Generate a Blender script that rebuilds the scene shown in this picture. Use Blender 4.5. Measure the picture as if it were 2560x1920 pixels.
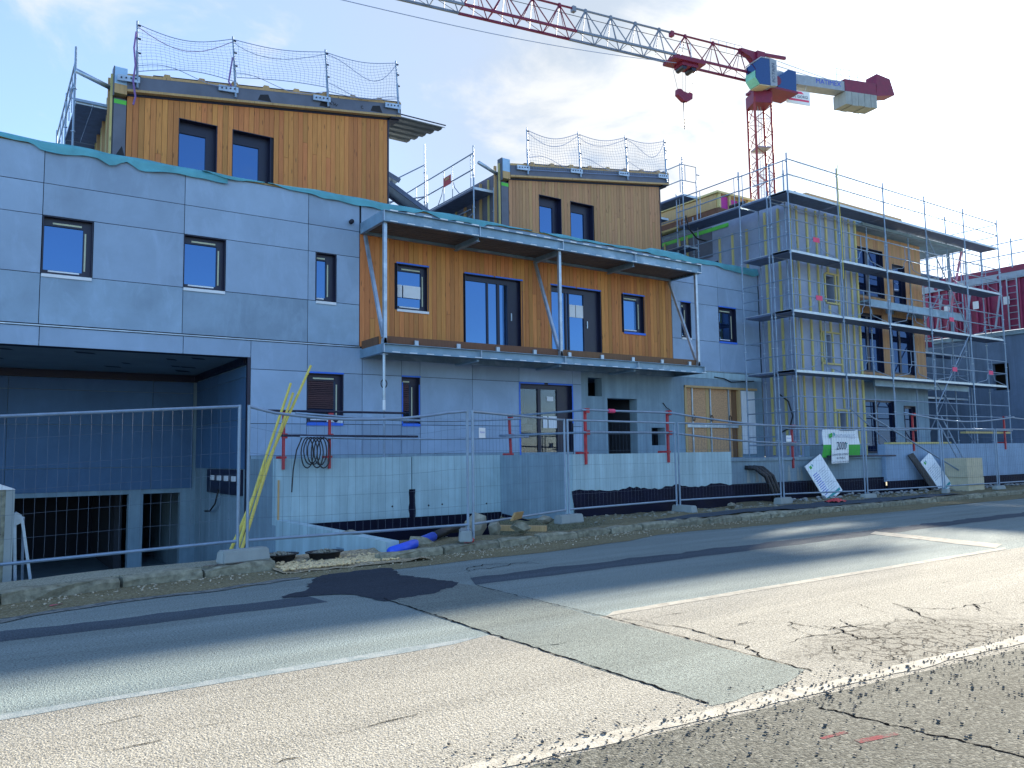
import bpy, bmesh, math, random
from mathutils import Vector, Matrix
for o in list(bpy.data.objects): bpy.data.objects.remove(o, do_unlink=True)
S = bpy.context.scene
COL = S.collection
rad = math.radians
random.seed(7)

# ------------------------------------------------------------------ camera
# world: X along the facade to the right, Y away from the street, Z up (metres)
yaw, pitch, roll = rad(34.3), rad(5.06), rad(-0.82)
Fw = Vector((math.sin(yaw)*math.cos(pitch), math.cos(yaw)*math.cos(pitch), math.sin(pitch)))
R0 = Vector((math.cos(yaw), -math.sin(yaw), 0)); U0 = R0.cross(Fw)
Rt = R0*math.cos(roll) + U0*math.sin(roll); Up = -R0*math.sin(roll) + U0*math.cos(roll)
cd = bpy.data.cameras.new('camera'); cam = bpy.data.objects.new('camera', cd); COL.objects.link(cam)
m = Matrix((Rt, Up, -Fw)).transposed().to_4x4(); m.translation = Vector((0, 0, 1.45)); cam.matrix_world = m
cd.sensor_fit = 'HORIZONTAL'; cd.sensor_width = 36; cd.lens = 1990/2560*36; cd.clip_end = 3000; cd.clip_start = .05
S.camera = cam

# ------------------------------------------------------------------ light
SUN_AZ, SUN_EL = rad(69), rad(20.8)
sdir = Vector((math.sin(SUN_AZ)*math.cos(SUN_EL), math.cos(SUN_AZ)*math.cos(SUN_EL), math.sin(SUN_EL)))
sl = bpy.data.lights.new('sun', 'SUN'); sl.energy = 4.4; sl.angle = rad(1.3); sl.color = (1, .9, .74)
so = bpy.data.objects.new('sun', sl); COL.objects.link(so); so.rotation_euler = sdir.to_track_quat('Z', 'Y').to_euler(); so.location = sdir*80
W = bpy.data.worlds.new('World'); S.world = W; W.use_nodes = True
nt = W.node_tree; nt.nodes.clear()
def N(tree, typ, **kw):
    n = tree.nodes.new(typ)
    for k, v in kw.items():
        if k == 'op': n.operation = v
        elif k == 'ins':
            for kk, vv in v.items(): n.inputs[kk].default_value = vv
        else: setattr(n, k, v)
    return n
def world():
    L = nt.links.new
    sky = N(nt, 'ShaderNodeTexSky', sky_type='NISHITA', sun_disc=False, sun_elevation=SUN_EL, sun_rotation=SUN_AZ, air_density=1.0, dust_density=0.2, ozone_density=5.0, altitude=200)
    geo = N(nt, 'ShaderNodeNewGeometry')
    d = N(nt, 'ShaderNodeVectorMath', op='SCALE', ins={'Scale': -1.0}); L(geo.outputs['Incoming'], d.inputs[0])
    # cumulus and thin veil: noise on the sky dome
    sep = N(nt, 'ShaderNodeSeparateXYZ'); L(d.outputs[0], sep.inputs[0])
    zc = N(nt, 'ShaderNodeMath', op='MAXIMUM', ins={1: .06}); L(sep.outputs['Z'], zc.inputs[0])
    za = N(nt, 'ShaderNodeMath', op='ADD', ins={1: .22}); L(zc.outputs[0], za.inputs[0])
    iz = N(nt, 'ShaderNodeMath', op='DIVIDE', ins={0: 1.0}); L(za.outputs[0], iz.inputs[1])
    pv = N(nt, 'ShaderNodeVectorMath', op='SCALE'); L(d.outputs[0], pv.inputs[0]); L(iz.outputs[0], pv.inputs['Scale'])
    n1 = N(nt, 'ShaderNodeTexNoise', ins={'Scale': 3.3, 'Detail': 9.0, 'Roughness': .58, 'Distortion': .35}); L(pv.outputs[0], n1.inputs['Vector'])
    n2 = N(nt, 'ShaderNodeTexNoise', ins={'Scale': 1.1, 'Detail': 5.0, 'Roughness': .55, 'Distortion': .6}); L(pv.outputs[0], n2.inputs['Vector'])
    # one big cumulus bank beside the crane jib
    cdir = Vector((.635, .67, .385)).normalized()
    dt = N(nt, 'ShaderNodeVectorMath', op='DOT_PRODUCT', ins={1: cdir}); L(d.outputs[0], dt.inputs[0])
    bank = N(nt, 'ShaderNodeMapRange', interpolation_type='SMOOTHSTEP', ins={'From Min': .966, 'From Max': .996, 'To Min': 0, 'To Max': .24}); L(dt.outputs['Value'], bank.inputs['Value'])
    sm = N(nt, 'ShaderNodeMath', op='ADD'); L(n1.outputs['Fac'], sm.inputs[0]); L(bank.outputs[0], sm.inputs[1])
    cm = N(nt, 'ShaderNodeMapRange', interpolation_type='SMOOTHSTEP', ins={'From Min': .60, 'From Max': .80, 'To Min': 0, 'To Max': .85}); L(sm.outputs[0], cm.inputs['Value'])
    # thin veil, thicker towards the sun, forward-scattering round it
    ds = N(nt, 'ShaderNodeVectorMath', op='DOT_PRODUCT', ins={1: sdir}); L(d.outputs[0], ds.inputs[0])
    g0 = N(nt, 'ShaderNodeMath', op='MAXIMUM', ins={1: 0.0}); L(ds.outputs['Value'], g0.inputs[0])
    gv = N(nt, 'ShaderNodeMath', op='POWER', ins={1: 2.2}); L(g0.outputs[0], gv.inputs[0])
    veil = N(nt, 'ShaderNodeMapRange', ins={'From Min': .3, 'From Max': .75, 'To Min': .08, 'To Max': .26}); L(n2.outputs['Fac'], veil.inputs['Value'])
    vg = N(nt, 'ShaderNodeMath', op='MULTIPLY_ADD', ins={1: 1.05}); L(gv.outputs[0], vg.inputs[0]); L(veil.outputs[0], vg.inputs[2])
    vc = N(nt, 'ShaderNodeClamp', ins={'Max': .97}); L(vg.outputs[0], vc.inputs['Value'])
    g1 = N(nt, 'ShaderNodeMath', op='POWER', ins={1: 12.0}); L(g0.outputs[0], g1.inputs[0])
    g2 = N(nt, 'ShaderNodeMath', op='POWER', ins={1: 70.0}); L(g0.outputs[0], g2.inputs[0])
    gm = N(nt, 'ShaderNodeMath', op='MULTIPLY_ADD', ins={1: .28, 2: .98}); L(g1.outputs[0], gm.inputs[0])
    br = N(nt, 'ShaderNodeMath', op='MULTIPLY_ADD', ins={1: 4.5}); L(g2.outputs[0], br.inputs[0]); L(gm.outputs[0], br.inputs[2])
    crgb = N(nt, 'ShaderNodeVectorMath', op='SCALE', ins={0: (1.36, 1.54, 1.76)}); L(br.outputs[0], crgb.inputs['Scale'])
    mx = N(nt, 'ShaderNodeMix', data_type='RGBA'); L(vc.outputs[0], mx.inputs['Factor']); L(sky.outputs[0], mx.inputs['A']); L(crgb.outputs[0], mx.inputs['B'])
    crgb2 = N(nt, 'ShaderNodeVectorMath', op='SCALE', ins={0: (2.2, 2.22, 2.22)}); L(br.outputs[0], crgb2.inputs['Scale'])
    mx2 = N(nt, 'ShaderNodeMix', data_type='RGBA'); L(cm.outputs[0], mx2.inputs['Factor']); L(mx.outputs['Result'], mx2.inputs['A']); L(crgb2.outputs[0], mx2.inputs['B'])
    bg = N(nt, 'ShaderNodeBackground', ins={'Strength': .1}); L(mx2.outputs['Result'], bg.inputs['Color'])
    out = N(nt, 'ShaderNodeOutputWorld'); L(bg.outputs[0], out.inputs['Surface'])
world()
S.render.engine = 'CYCLES'
S.view_settings.view_transform = 'Standard'; S.view_settings.look = 'None'; S.view_settings.gamma = 1; S.view_settings.use_curve_mapping = False
S.view_settings.exposure = 2.2
S.cycles.max_bounces = 5; S.cycles.diffuse_bounces = 3; S.cycles.glossy_bounces = 3; S.cycles.transparent_max_bounces = 8
S.render.resolution_x = 1024; S.render.resolution_y = 768

# ------------------------------------------------------------------ materials
def newmat(name):
    mt = bpy.data.materials.new(name); mt.use_nodes = True
    t = mt.node_tree; b = t.nodes['Principled BSDF']
    return mt, t, b
def ramp(t, fac, stops, interp='LINEAR'):
    r = t.nodes.new('ShaderNodeValToRGB'); r.color_ramp.interpolation = interp
    e = r.color_ramp.elements
    while len(e) < len(stops): e.new(.5)
    for i, (p, c) in enumerate(stops): e[i].position = p; e[i].color = (*c, 1) if len(c) == 3 else c
    t.links.new(fac, r.inputs[0]); return r.outputs[0]
def coords(t, scale=(1, 1, 1), rand=False):
    tc = t.nodes.new('ShaderNodeTexCoord'); mp = t.nodes.new('ShaderNodeMapping'); mp.inputs['Scale'].default_value = scale
    t.links.new(tc.outputs['Object'], mp.inputs['Vector'])
    if rand:
        oi = t.nodes.new('ShaderNodeObjectInfo'); ml = N(t, 'ShaderNodeMath', op='MULTIPLY', ins={1: 37.0}); t.links.new(oi.outputs['Random'], ml.inputs[0])
        cx = t.nodes.new('ShaderNodeCombineXYZ')
        for k in ('X', 'Y', 'Z'): t.links.new(ml.outputs[0], cx.inputs[k])
        t.links.new(cx.outputs[0], mp.inputs['Location'])
    return mp.outputs[0]
def noise(t, vec, scale, detail=4, rough=.55, dist=0):
    n = N(t, 'ShaderNodeTexNoise', ins={'Scale': scale, 'Detail': detail, 'Roughness': rough, 'Distortion': dist}); t.links.new(vec, n.inputs['Vector']); return n.outputs['Fac']
def mixc(t, f, a, b, typ='MIX'):
    x = N(t, 'ShaderNodeMix', data_type='RGBA', blend_type=typ)
    for sck, v in (('Factor', f), ('A', a), ('B', b)):
        if hasattr(v, 'links'): t.links.new(v, x.inputs[sck])
        else: x.inputs[sck].default_value = v if sck == 'Factor' else (*v, 1)
    return x.outputs['Result']
def bump(t, b, h, strength=.3, dist=.01):
    bn = N(t, 'ShaderNodeBump', ins={'Strength': strength, 'Distance': dist}); t.links.new(h, bn.inputs['Height']); t.links.new(bn.outputs[0], b.inputs['Normal'])
def rndmul(t, c, amt):
    oi = t.nodes.new('ShaderNodeObjectInfo'); mr = N(t, 'ShaderNodeMapRange', ins={'To Min': 1-amt, 'To Max': 1+amt}); t.links.new(oi.outputs['Random'], mr.inputs['Value'])
    v = N(t, 'ShaderNodeVectorMath', op='SCALE'); t.links.new(c, v.inputs[0]); t.links.new(mr.outputs[0], v.inputs['Scale']); return v.outputs[0]
def M(name, col, rough=.7, metal=0., var=.12, scale=3., bmp=0., bscale=60., rnd=0., stretch=(1, 1, 1), spec=.5, col2=None, c2at=(.55, .75)):
    mt, t, b = newmat(name); v = coords(t, stretch, True)
    f = noise(t, v, scale, 6, .6)
    lo = tuple(max(0, c*(1-var)) for c in col); hi = tuple(min(1, c*(1+var)) for c in col)
    c = ramp(t, f, [(.3, lo), (.7, hi)])
    if col2:
        f2 = noise(t, v, scale*.6, 8, .65, .4); fr = N(t, 'ShaderNodeMapRange', ins={'From Min': c2at[0], 'From Max': c2at[1]}); t.links.new(f2, fr.inputs['Value']); c = mixc(t, fr.outputs[0], c, col2)
    if rnd: c = rndmul(t, c, rnd)
    t.links.new(c, b.inputs['Base Color'])
    rr = N(t, 'ShaderNodeMapRange', ins={'To Min': max(.03, rough-.1), 'To Max': min(1, rough+.1)}); t.links.new(f, rr.inputs['Value']); t.links.new(rr.outputs[0], b.inputs['Roughness'])
    b.inputs['Metallic'].default_value = metal; b.inputs['Specular IOR Level'].default_value = spec
    if bmp: bump(t, b, noise(t, v, bscale, 5, .6), bmp, .01)
    return mt
MAT = {}
def wood(name, c1, c2, rnd=.25, gs=1.0, rough=.65):
    mt, t, b = newmat(name); v = coords(t, (14*gs, 14*gs, .55*gs), True)
    g = noise(t, v, 3.2, 7, .62, .6)
    c = ramp(t, g, [(.28, c1), (.72, c2)])
    v2 = coords(t, (9, 9, 1.9), True); vo = N(t, 'ShaderNodeTexVoronoi', ins={'Scale': 1.0, 'Randomness': 1.0}); t.links.new(v2, vo.inputs['Vector'])
    k = N(t, 'ShaderNodeMapRange', ins={'From Min': .05, 'From Max': .17, 'To Min': .75, 'To Max': 0}); t.links.new(vo.outputs['Distance'], k.inputs['Value'])
    c = mixc(t, k.outputs[0], c, tuple(x*.28 for x in c1)); c = rndmul(t, c, rnd)
    # slight hue drift from board to board
    oi = t.nodes.new('ShaderNodeObjectInfo'); hs = N(t, 'ShaderNodeHueSaturation'); mr = N(t, 'ShaderNodeMapRange', ins={'To Min': .49, 'To Max': .508})
    wn = t.nodes.new('ShaderNodeTexWhiteNoise'); wn.noise_dimensions = '1D'; t.links.new(oi.outputs['Random'], wn.inputs['W']); t.links.new(wn.outputs['Value'], mr.inputs['Value'])
    t.links.new(mr.outputs[0], hs.inputs['Hue']); t.links.new(c, hs.inputs['Color']); t.links.new(hs.outputs[0], b.inputs['Base Color'])
    b.inputs['Roughness'].default_value = rough; bump(t, b, g, .25, .004)
    return mt
def panelmat(name, c, var=.13, stain=.34, rnd=.11):
    mt, t, b = newmat(name); v = coords(t, (1, 1, 1), True)
    f = noise(t, v, .9, 7, .62, .3); col = ramp(t, f, [(.28, tuple(x*(1-var) for x in c)), (.72, tuple(x*(1+var) for x in c))])
    f2 = noise(t, coords(t, (1, 1, .35), True), 2.6, 8, .66, .8); mr = N(t, 'ShaderNodeMapRange', ins={'From Min': .5, 'From Max': .75, 'To Max': stain}); t.links.new(f2, mr.inputs['Value'])
    col = mixc(t, mr.outputs[0], col, tuple(x*1.45 for x in c)); col = rndmul(t, col, rnd)
    t.links.new(col, b.inputs['Base Color']); b.inputs['Roughness'].default_value = .62; bump(t, b, noise(t, v, 90, 3, .5), .06, .003)
    return mt
def concrete(name, c, var=.16, streak=.5, board=0.0, rnd=0.04):
    mt, t, b = newmat(name); v = coords(t, (1, 1, 1), True)
    f = noise(t, v, 1.2, 9, .66, .4); col = ramp(t, f, [(.25, tuple(x*(1-var) for x in c)), (.75, tuple(x*(1+var) for x in c))])
    st = noise(t, coords(t, (2.4, 2.4, .14), True), 1.6, 5, .6, .5); mr = N(t, 'ShaderNodeMapRange', ins={'From Min': .42, 'From Max': .66, 'To Max': streak}); t.links.new(st, mr.inputs['Value'])
    col = mixc(t, mr.outputs[0], col, tuple(x*.6 for x in c))
    vo = N(t, 'ShaderNodeTexVoronoi', ins={'Scale': 16.0}); t.links.new(v, vo.inputs['Vector']); pk = N(t, 'ShaderNodeMapRange', ins={'From Min': .03, 'From Max': .09, 'To Min': .5, 'To Max': 0}); t.links.new(vo.outputs['Distance'], pk.inputs['Value'])
    col = mixc(t, pk.outputs[0], col, tuple(x*.35 for x in c)); col = rndmul(t, col, rnd)
    t.links.new(col, b.inputs['Base Color']); b.inputs['Roughness'].default_value = .8
    bump(t, b, noise(t, v, 30, 8, .7), .22, .008)
    return mt
def asphalt(name, c, c2, grain=1.0, bstr=.7, big=.35, stones=(.45, .43, .40), rough=.7, spec=.25):
    mt, t, b = newmat(name); v = coords(t)
    f = noise(t, v, .55, 6, .6, .4); col = mixc(t, f, c, c2)
    tk = noise(t, coords(t, (.16, 2.1, 1)), 1.0, 5, .6, .3); tr_ = N(t, 'ShaderNodeMapRange', ins={'From Min': .3, 'From Max': .7, 'To Min': .80, 'To Max': 1.16}); t.links.new(tk, tr_.inputs['Value']); sv = N(t, 'ShaderNodeVectorMath', op='SCALE'); t.links.new(col, sv.inputs[0]); t.links.new(tr_.outputs[0], sv.inputs['Scale']); col = sv.outputs[0]
    g = noise(t, v, 58*grain, 4, .75); gr = N(t, 'ShaderNodeMapRange', ins={'From Min': .33, 'From Max': .60}); t.links.new(g, gr.inputs['Value'])
    col = mixc(t, gr.outputs[0], mixc(t, .74, col, (.012, .012, .013)), col)
    vo = N(t, 'ShaderNodeTexVoronoi', ins={'Scale': 95.0*grain}); t.links.new(v, vo.inputs['Vector'])
    wnn = N(t, 'ShaderNodeSeparateColor'); t.links.new(vo.outputs['Color'], wnn.inputs[0]); sw = N(t, 'ShaderNodeMapRange', ins={'From Min': .62, 'From Max': .95, 'To Max': big}); t.links.new(wnn.outputs[0], sw.inputs['Value'])
    col = mixc(t, sw.outputs[0], col, stones)
    t.links.new(col, b.inputs['Base Color']); b.inputs['Roughness'].default_value = rough; b.inputs['Specular IOR Level'].default_value = spec
    h = N(t, 'ShaderNodeMath', op='SUBTRACT'); t.links.new(g, h.inputs[0]); vd = N(t, 'ShaderNodeMath', op='MULTIPLY', ins={1: .55}); t.links.new(vo.outputs['Distance'], vd.inputs[0]); t.links.new(vd.outputs[0], h.inputs[1])
    bump(t, b, h.outputs[0], bstr, .012)
    return mt
def glass(name, tint=(.75, .85, 1.0), dark=(.008, .012, .022), refl=.34, trans=0.):
    mt = bpy.data.materials.new(name); mt.use_nodes = True; t = mt.node_tree; t.nodes.clear()
    o = t.nodes.new('ShaderNodeOutputMaterial'); g = N(t, 'ShaderNodeBsdfGlossy', ins={'Color': (*tint, 1), 'Roughness': .015})
    d = N(t, 'ShaderNodeBsdfDiffuse', ins={'Color': (*dark, 1)}) if not trans else N(t, 'ShaderNodeBsdfTransparent', ins={'Color': (trans, trans, trans*1.02, 1)})
    lw = N(t, 'ShaderNodeFresnel', ins={'IOR': 1.5}); ad = N(t, 'ShaderNodeMath', op='ADD', ins={1: refl}); ad.use_clamp = True; t.links.new(lw.outputs[0], ad.inputs[0])
    v = coords(t, (1, 1, 1), True); nz = noise(t, v, .8, 2, .5); bn = N(t, 'ShaderNodeBump', ins={'Strength': .05, 'Distance': .02}); t.links.new(nz, bn.inputs['Height']); t.links.new(bn.outputs[0], g.inputs['Normal'])
    x = t.nodes.new('ShaderNodeMixShader'); t.links.new(ad.outputs[0], x.inputs[0]); t.links.new(d.outputs[0], x.inputs[1]); t.links.new(g.outputs[0], x.inputs[2]); t.links.new(x.outputs[0], o.inputs[0])
    return mt
MAT.update(
 panel=panelmat('fibre_cement', (.275, .375, .505)), panel_stain=panelmat('fibre_cement_stained', (.25, .352, .462), .18, .5),
 backing=M('backing_dark', (.010, .012, .026)), frame=M('dark_aluminium', (.008, .010, .034), .38, .0, .2, spec=.5),
 glass=glass('window_glass', (.27, .53, 1.0), refl=.26), glass_dark=glass('dark_glass', (.3, .5, 1.0), (.006, .010, .03), refl=.03), glass_see=glass('door_glass', refl=.0, trans=.85),
 clad=wood('larch_cladding', (.47, .168, .040), (.63, .258, .070), .17), clad2=wood('larch_cladding_pale', (.38, .20, .085), (.52, .295, .14), .12),
 brownwood=wood('brown_board', (.11, .052, .026), (.19, .085, .04), .1), timber=wood('pale_timber', (.40, .25, .11), (.58, .39, .18), .14), batten=wood('yellow_batten', (.44, .37, .14), (.60, .52, .22), .14),
 osb=M('osb_board', (.58, .33, .17), .75, 0, .3, 26, .2, 60, .1, col2=(.40, .22, .11)),
 galv=M('galvanised_steel', (.42, .50, .58), .42, .75, .22, 4, rnd=.06, col2=(.62, .70, .78)), tube=M('scaffold_tube', (.24, .32, .42), .5, .5, .15, 5, rnd=.1),
 steelbeam=M('zinc_coated_beam', (.22, .34, .44), .5, .35, .22, 2.2, rnd=.05, col2=(.42, .55, .66)),
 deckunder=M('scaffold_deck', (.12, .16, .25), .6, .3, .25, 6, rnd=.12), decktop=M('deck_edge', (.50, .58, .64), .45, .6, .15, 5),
 concrete=concrete('cast_concrete', (.40, .555, .605)), concrete_blue=concrete('blue_grey_concrete', (.25, .37, .52), .16, .4), shell=concrete('shaded_shell_concrete', (.12, .18, .28), .2, .5), concrete_dark=concrete('raw_concrete', (.23, .33, .40), .2, .5), concrete_foot=concrete('foot_concrete', (.30, .34, .34), .18, .3),  # far shell: concrete darkened, its shade mixed into the colour
 membrane=M('black_membrane', (.005, .006, .020), .7, 0, .3, 3, .3, 12, spec=.15), teal=M('teal_membrane', (.10, .36, .42), .55, 0, .18, 2.5, .15, 9), greytarp=M('grey_membrane', (.115, .135, .185), .6, 0, .2, 1.6, .12, 8), print_=M('black_print', (.012, .013, .02), .7),
 sidetarp=M('side_membrane', (.12, .135, .175), .65, 0, .25, 1.2), bluetarp=M('pale_blue_sheet', (.34, .55, .78), .5, 0, .1), greentape=M('green_tape', (.10, .55, .06), .5), 
 white=M('white_plastic', (.74, .77, .80), .5, 0, .06), tape=M('pale_tape', (.55, .58, .42), .6, 0, .08), bluetape=M('blue_tape', (.03, .16, .72), .5, 0, .1),
 red=M('red_paint', (.42, .03, .04), .5, 0, .25, 8, rnd=.08), magenta=M('crane_red', (.17, .009, .045), .5, 0, .2, 3), redform=M('formwork_red', (.26, .03, .09), .6, 0, .3, 2), cranegrey=M('jib_grey_white', (.17, .21, .28), .6, 0, .15, 3), cranewhite=M('crane_white', (.27, .32, .38), .5, 0, .15, 3), cranemast=M('mast_red', (.26, .035, .035), .55, 0, .2, 3),
 cab=glass('cab_glass', (.4, .6, 1), (.008, .022, .07), .1), cabgreen=M('cab_green_glass', (.20, .55, .42), .3), deckdark=M('corrugated_deck', (.13, .10, .09), .6, .1, .2, 3), roofsheet=M('roof_sheet', (.23, .24, .22), .5, .3, .15, 3),
 black=M('black_rubber', (.012, .012, .015), .5, 0, .2), rope=M('net_rope', (.25, .33, .52), .8), net=M('net_strand', (.22, .30, .44), .8), wire=M('fence_wire', (.085, .115, .165), .6, .0), panel_in=panelmat('fibre_cement_shade_toned', (.06, .14, .27)), rope2=M('violet_rope', (.20, .12, .34), .8),  # passage panels: facade fibre cement with the passage shade put into its colour
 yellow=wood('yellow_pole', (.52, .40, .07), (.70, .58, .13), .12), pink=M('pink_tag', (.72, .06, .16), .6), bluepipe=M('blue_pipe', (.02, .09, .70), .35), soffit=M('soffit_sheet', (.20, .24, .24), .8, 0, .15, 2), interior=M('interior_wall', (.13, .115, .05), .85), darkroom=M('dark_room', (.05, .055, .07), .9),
 stone=M('rubble_stone', (.26, .25, .20), .9, 0, .3, 6, .5, 30, .25), kerb=M('kerb_stone', (.235, .23, .175), .95, 0, .4, 11, .9, 45, .16, spec=.1), green=M('banner_green', (.05, .42, .05), .6, 0, .12, 6), ink=M('ink', (.012, .03, .10), .7), dash=M('dummy_ink', (.1,.1,.1)), inkfaint=M('faint_ink', (.42, .47, .55), .7), inkblue=M('blue_ink', (.02, .06, .55), .6), inkteal=M('teal_ink', (.05, .34, .36), .7), beige=M('beige_block', (.52, .47, .33), .85, 0, .1, 5, .15, 50), signboard=M('sign_white', (.80, .84, .86), .45, 0, .04, 3), brick=M('brick', (.16, .055, .04), .85, 0, .3, 9, rnd=.2), rooftile=M('roof_tile', (.10, .045, .035), .8), render=M('wall_render', (.16, .13, .08), .85),
)
# ------------------------------------------------------------------ mesh helpers
class MB:
    def __init__(s): s.v = []; s.f = []
    def add(s, vs, fs):
        n = len(s.v); s.v += [Vector(p) for p in vs]; s.f += [tuple(i+n for i in q) for q in fs]; return s
    def box(s, x0, y0, z0, x1, y1, z1):
        return s.add([(x0,y0,z0),(x1,y0,z0),(x1,y1,z0),(x0,y1,z0),(x0,y0,z1),(x1,y0,z1),(x1,y1,z1),(x0,y1,z1)], [(0,3,2,1),(4,5,6,7),(0,1,5,4),(1,2,6,5),(2,3,7,6),(3,0,4,7)])
    def bar(s, a, b, w, h, up=(0, 0, 1)):
        a = Vector(a); b = Vector(b); d = (b-a).normalized(); u = Vector(up)
        if abs(d.dot(u)) > .98: u = Vector((0, 1, 0))
        r = d.cross(u).normalized(); u = r.cross(d).normalized(); r *= w/2; u *= h/2
        return s.add([a-r-u, a+r-u, a+r+u, a-r+u, b-r-u, b+r-u, b+r+u, b-r+u], [(0,1,2,3),(4,7,6,5),(0,4,5,1),(1,5,6,2),(2,6,7,3),(3,7,4,0)])
    def tube(s, a, b, r, n=7, cap=True): return s.path([a, b], r, n, cap)
    def path(s, pts, r, n=6, cap=True):
        pts = [Vector(p) for p in pts]; rings = []; prev = None; m0 = len(s.v)
        for i, p in enumerate(pts):
            d = (pts[min(i+1, len(pts)-1)]-pts[max(i-1, 0)])
            if d.length < 1e-9: d = Vector((0, 0, 1))
            d.normalize()
            if prev is None:
                u = Vector((0, 0, 1)) if abs(d.z) < .95 else Vector((1, 0, 0)); prev = d.cross(u).normalized()
            else:
                prev = (prev-d*prev.dot(d)); prev = prev.normalized() if prev.length > 1e-6 else d.orthogonal().normalized()
            q = d.cross(prev); rr = r[i] if isinstance(r, (list, tuple)) else r
            s.v += [p+(prev*math.cos(2*math.pi*k/n)+q*math.sin(2*math.pi*k/n))*rr for k in range(n)]
        for i in range(len(pts)-1):
            for k in range(n):
                a = m0+i*n+k; b = m0+i*n+(k+1) % n; s.f.append((a, b, b+n, a+n))
        if cap:
            s.f.append(tuple(m0+k for k in reversed(range(n)))); e = m0+(len(pts)-1)*n; s.f.append(tuple(e+k for k in range(n)))
        return s
    def extrude(s, poly, vec):
        n = len(poly); vec = Vector(vec); P = [Vector(p) for p in poly]; nn = Vector((0, 0, 0))
        for i in range(n): nn += (P[i]-P[0]).cross(P[(i+1) % n]-P[0])
        if nn.dot(vec) > 0: P.reverse()
        return s.add(P+[p+vec for p in P], [tuple(range(n)), tuple(reversed(range(n, 2*n)))]+[(i, i+n, (i+1) % n+n, (i+1) % n) for i in range(n)])
    def grid(s, fn, nu, nv, flip=False):
        m0 = len(s.v)
        for j in range(nv+1):
            for i in range(nu+1): s.v.append(Vector(fn(i/nu, j/nv)))
        for j in range(nv):
            for i in range(nu):
                a = m0+j*(nu+1)+i; q = (a, a+1, a+nu+2, a+nu+1); s.f.append(tuple(reversed(q)) if flip else q)
        return s
    def holes(s, x0, x1, z0, z1, ya, yb, holes):
        """slab in the XZ plane between Y=ya (front) and yb with rectangular openings"""
        xs = sorted({x0, x1, *[c for h in holes for c in h[:2] if x0 < c < x1]}); zs = sorted({z0, z1, *[c for h in holes for c in h[2:] if z0 < c < z1]})
        nx, nz = len(xs)-1, len(zs)-1
        def solid(i, j):
            if i < 0 or j < 0 or i >= nx or j >= nz: return False
            cx = (xs[i]+xs[i+1])/2; cz = (zs[j]+zs[j+1])/2
            return not any(h[0] < cx < h[1] and h[2] < cz < h[3] for h in holes)
        for i in range(nx):
            for j in range(nz):
                if not solid(i, j): continue
                a, b, c, d = xs[i], xs[i+1], zs[j], zs[j+1]
                s.add([(a,ya,c),(b,ya,c),(b,ya,d),(a,ya,d)], [(0,1,2,3)]); s.add([(a,yb,c),(b,yb,c),(b,yb,d),(a,yb,d)], [(3,2,1,0)])
                if not solid(i-1, j): s.add([(a,ya,c),(a,yb,c),(a,yb,d),(a,ya,d)], [(3,2,1,0)])
                if not solid(i+1, j): s.add([(b,ya,c),(b,yb,c),(b,yb,d),(b,ya,d)], [(0,1,2,3)])
                if not solid(i, j-1): s.add([(a,ya,c),(b,ya,c),(b,yb,c),(a,yb,c)], [(3,2,1,0)])
                if not solid(i, j+1): s.add([(a,ya,d),(b,ya,d),(b,yb,d),(a,yb,d)], [(0,1,2,3)])
        return s
    def rot(s, k, ang, c, axis='Z'):
        mr = Matrix.Rotation(ang, 3, axis); c = Vector(c)
        for i in range(k, len(s.v)): s.v[i] = mr @ (s.v[i]-c)+c
        return s
    def mesh(s, name, off=(0, 0, 0), smooth=False):
        me = bpy.data.meshes.new(name); o = Vector(off); me.from_pydata([tuple(p-o) for p in s.v], [], s.f)
        if smooth:
            for p in me.polygons: p.use_smooth = True
        return me
def thing(name, label, cat, loc=(0, 0, 0), group=None, rz=0):
    o = bpy.data.objects.new(name, None); COL.objects.link(o); o.location = loc; o.rotation_euler.z = rz; o.empty_display_size = .2
    o['label'] = label; o['category'] = cat
    if group: o['group'] = group
    return o
def part(name, mb, mat, parent, label=None, smooth=False, stuff=False, local=False):
    root = parent
    while root.parent: root = root.parent
    off = (0, 0, 0) if local else root.location
    o = bpy.data.objects.new(name, mb.mesh(name, off, smooth)); COL.objects.link(o); o.parent = parent
    o.data.materials.append(MAT[mat] if isinstance(mat, str) else mat)
    if label: o['label'] = label
    if stuff: o['kind'] = 'stuff'
    # children of an offset mesh part keep identity local transforms
    return o
def single(name, mb, mat, label=None, cat=None, loc=(0, 0, 0), group=None, kind=None, smooth=False):
    o = bpy.data.objects.new(name, mb.mesh(name, loc, smooth)); COL.objects.link(o); o.location = loc
    o.data.materials.append(MAT[mat] if isinstance(mat, str) else mat)
    if label: o['label'] = label
    if cat: o['category'] = cat
    if group: o['group'] = group
    if kind: o['kind'] = kind
    return o
def copy_tree(o, parent=None):
    c = o.copy(); COL.objects.link(c); c.parent = parent
    for ch in list(o.children): copy_tree(ch, c)
    return c
def textmb(txt, size, mtx, align='CENTER', depth=0.0, sx=1.0, shear=0.0):
    cu = bpy.data.curves.new('t', 'FONT'); cu.body = txt; cu.size = size; cu.align_x = align; cu.align_y = 'CENTER'; cu.resolution_u = 2; cu.shear = shear
    ob = bpy.data.objects.new('t', cu); COL.objects.link(ob)
    me = bpy.data.meshes.new_from_object(ob.evaluated_get(bpy.context.evaluated_depsgraph_get()))
    mb = MB(); mb.add([mtx @ Vector((v.co.x*sx, v.co.y, depth)) for v in me.vertices], [tuple(p.vertices) for p in me.polygons])
    bpy.data.objects.remove(ob); bpy.data.curves.remove(cu); bpy.data.meshes.remove(me)
    return mb
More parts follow.
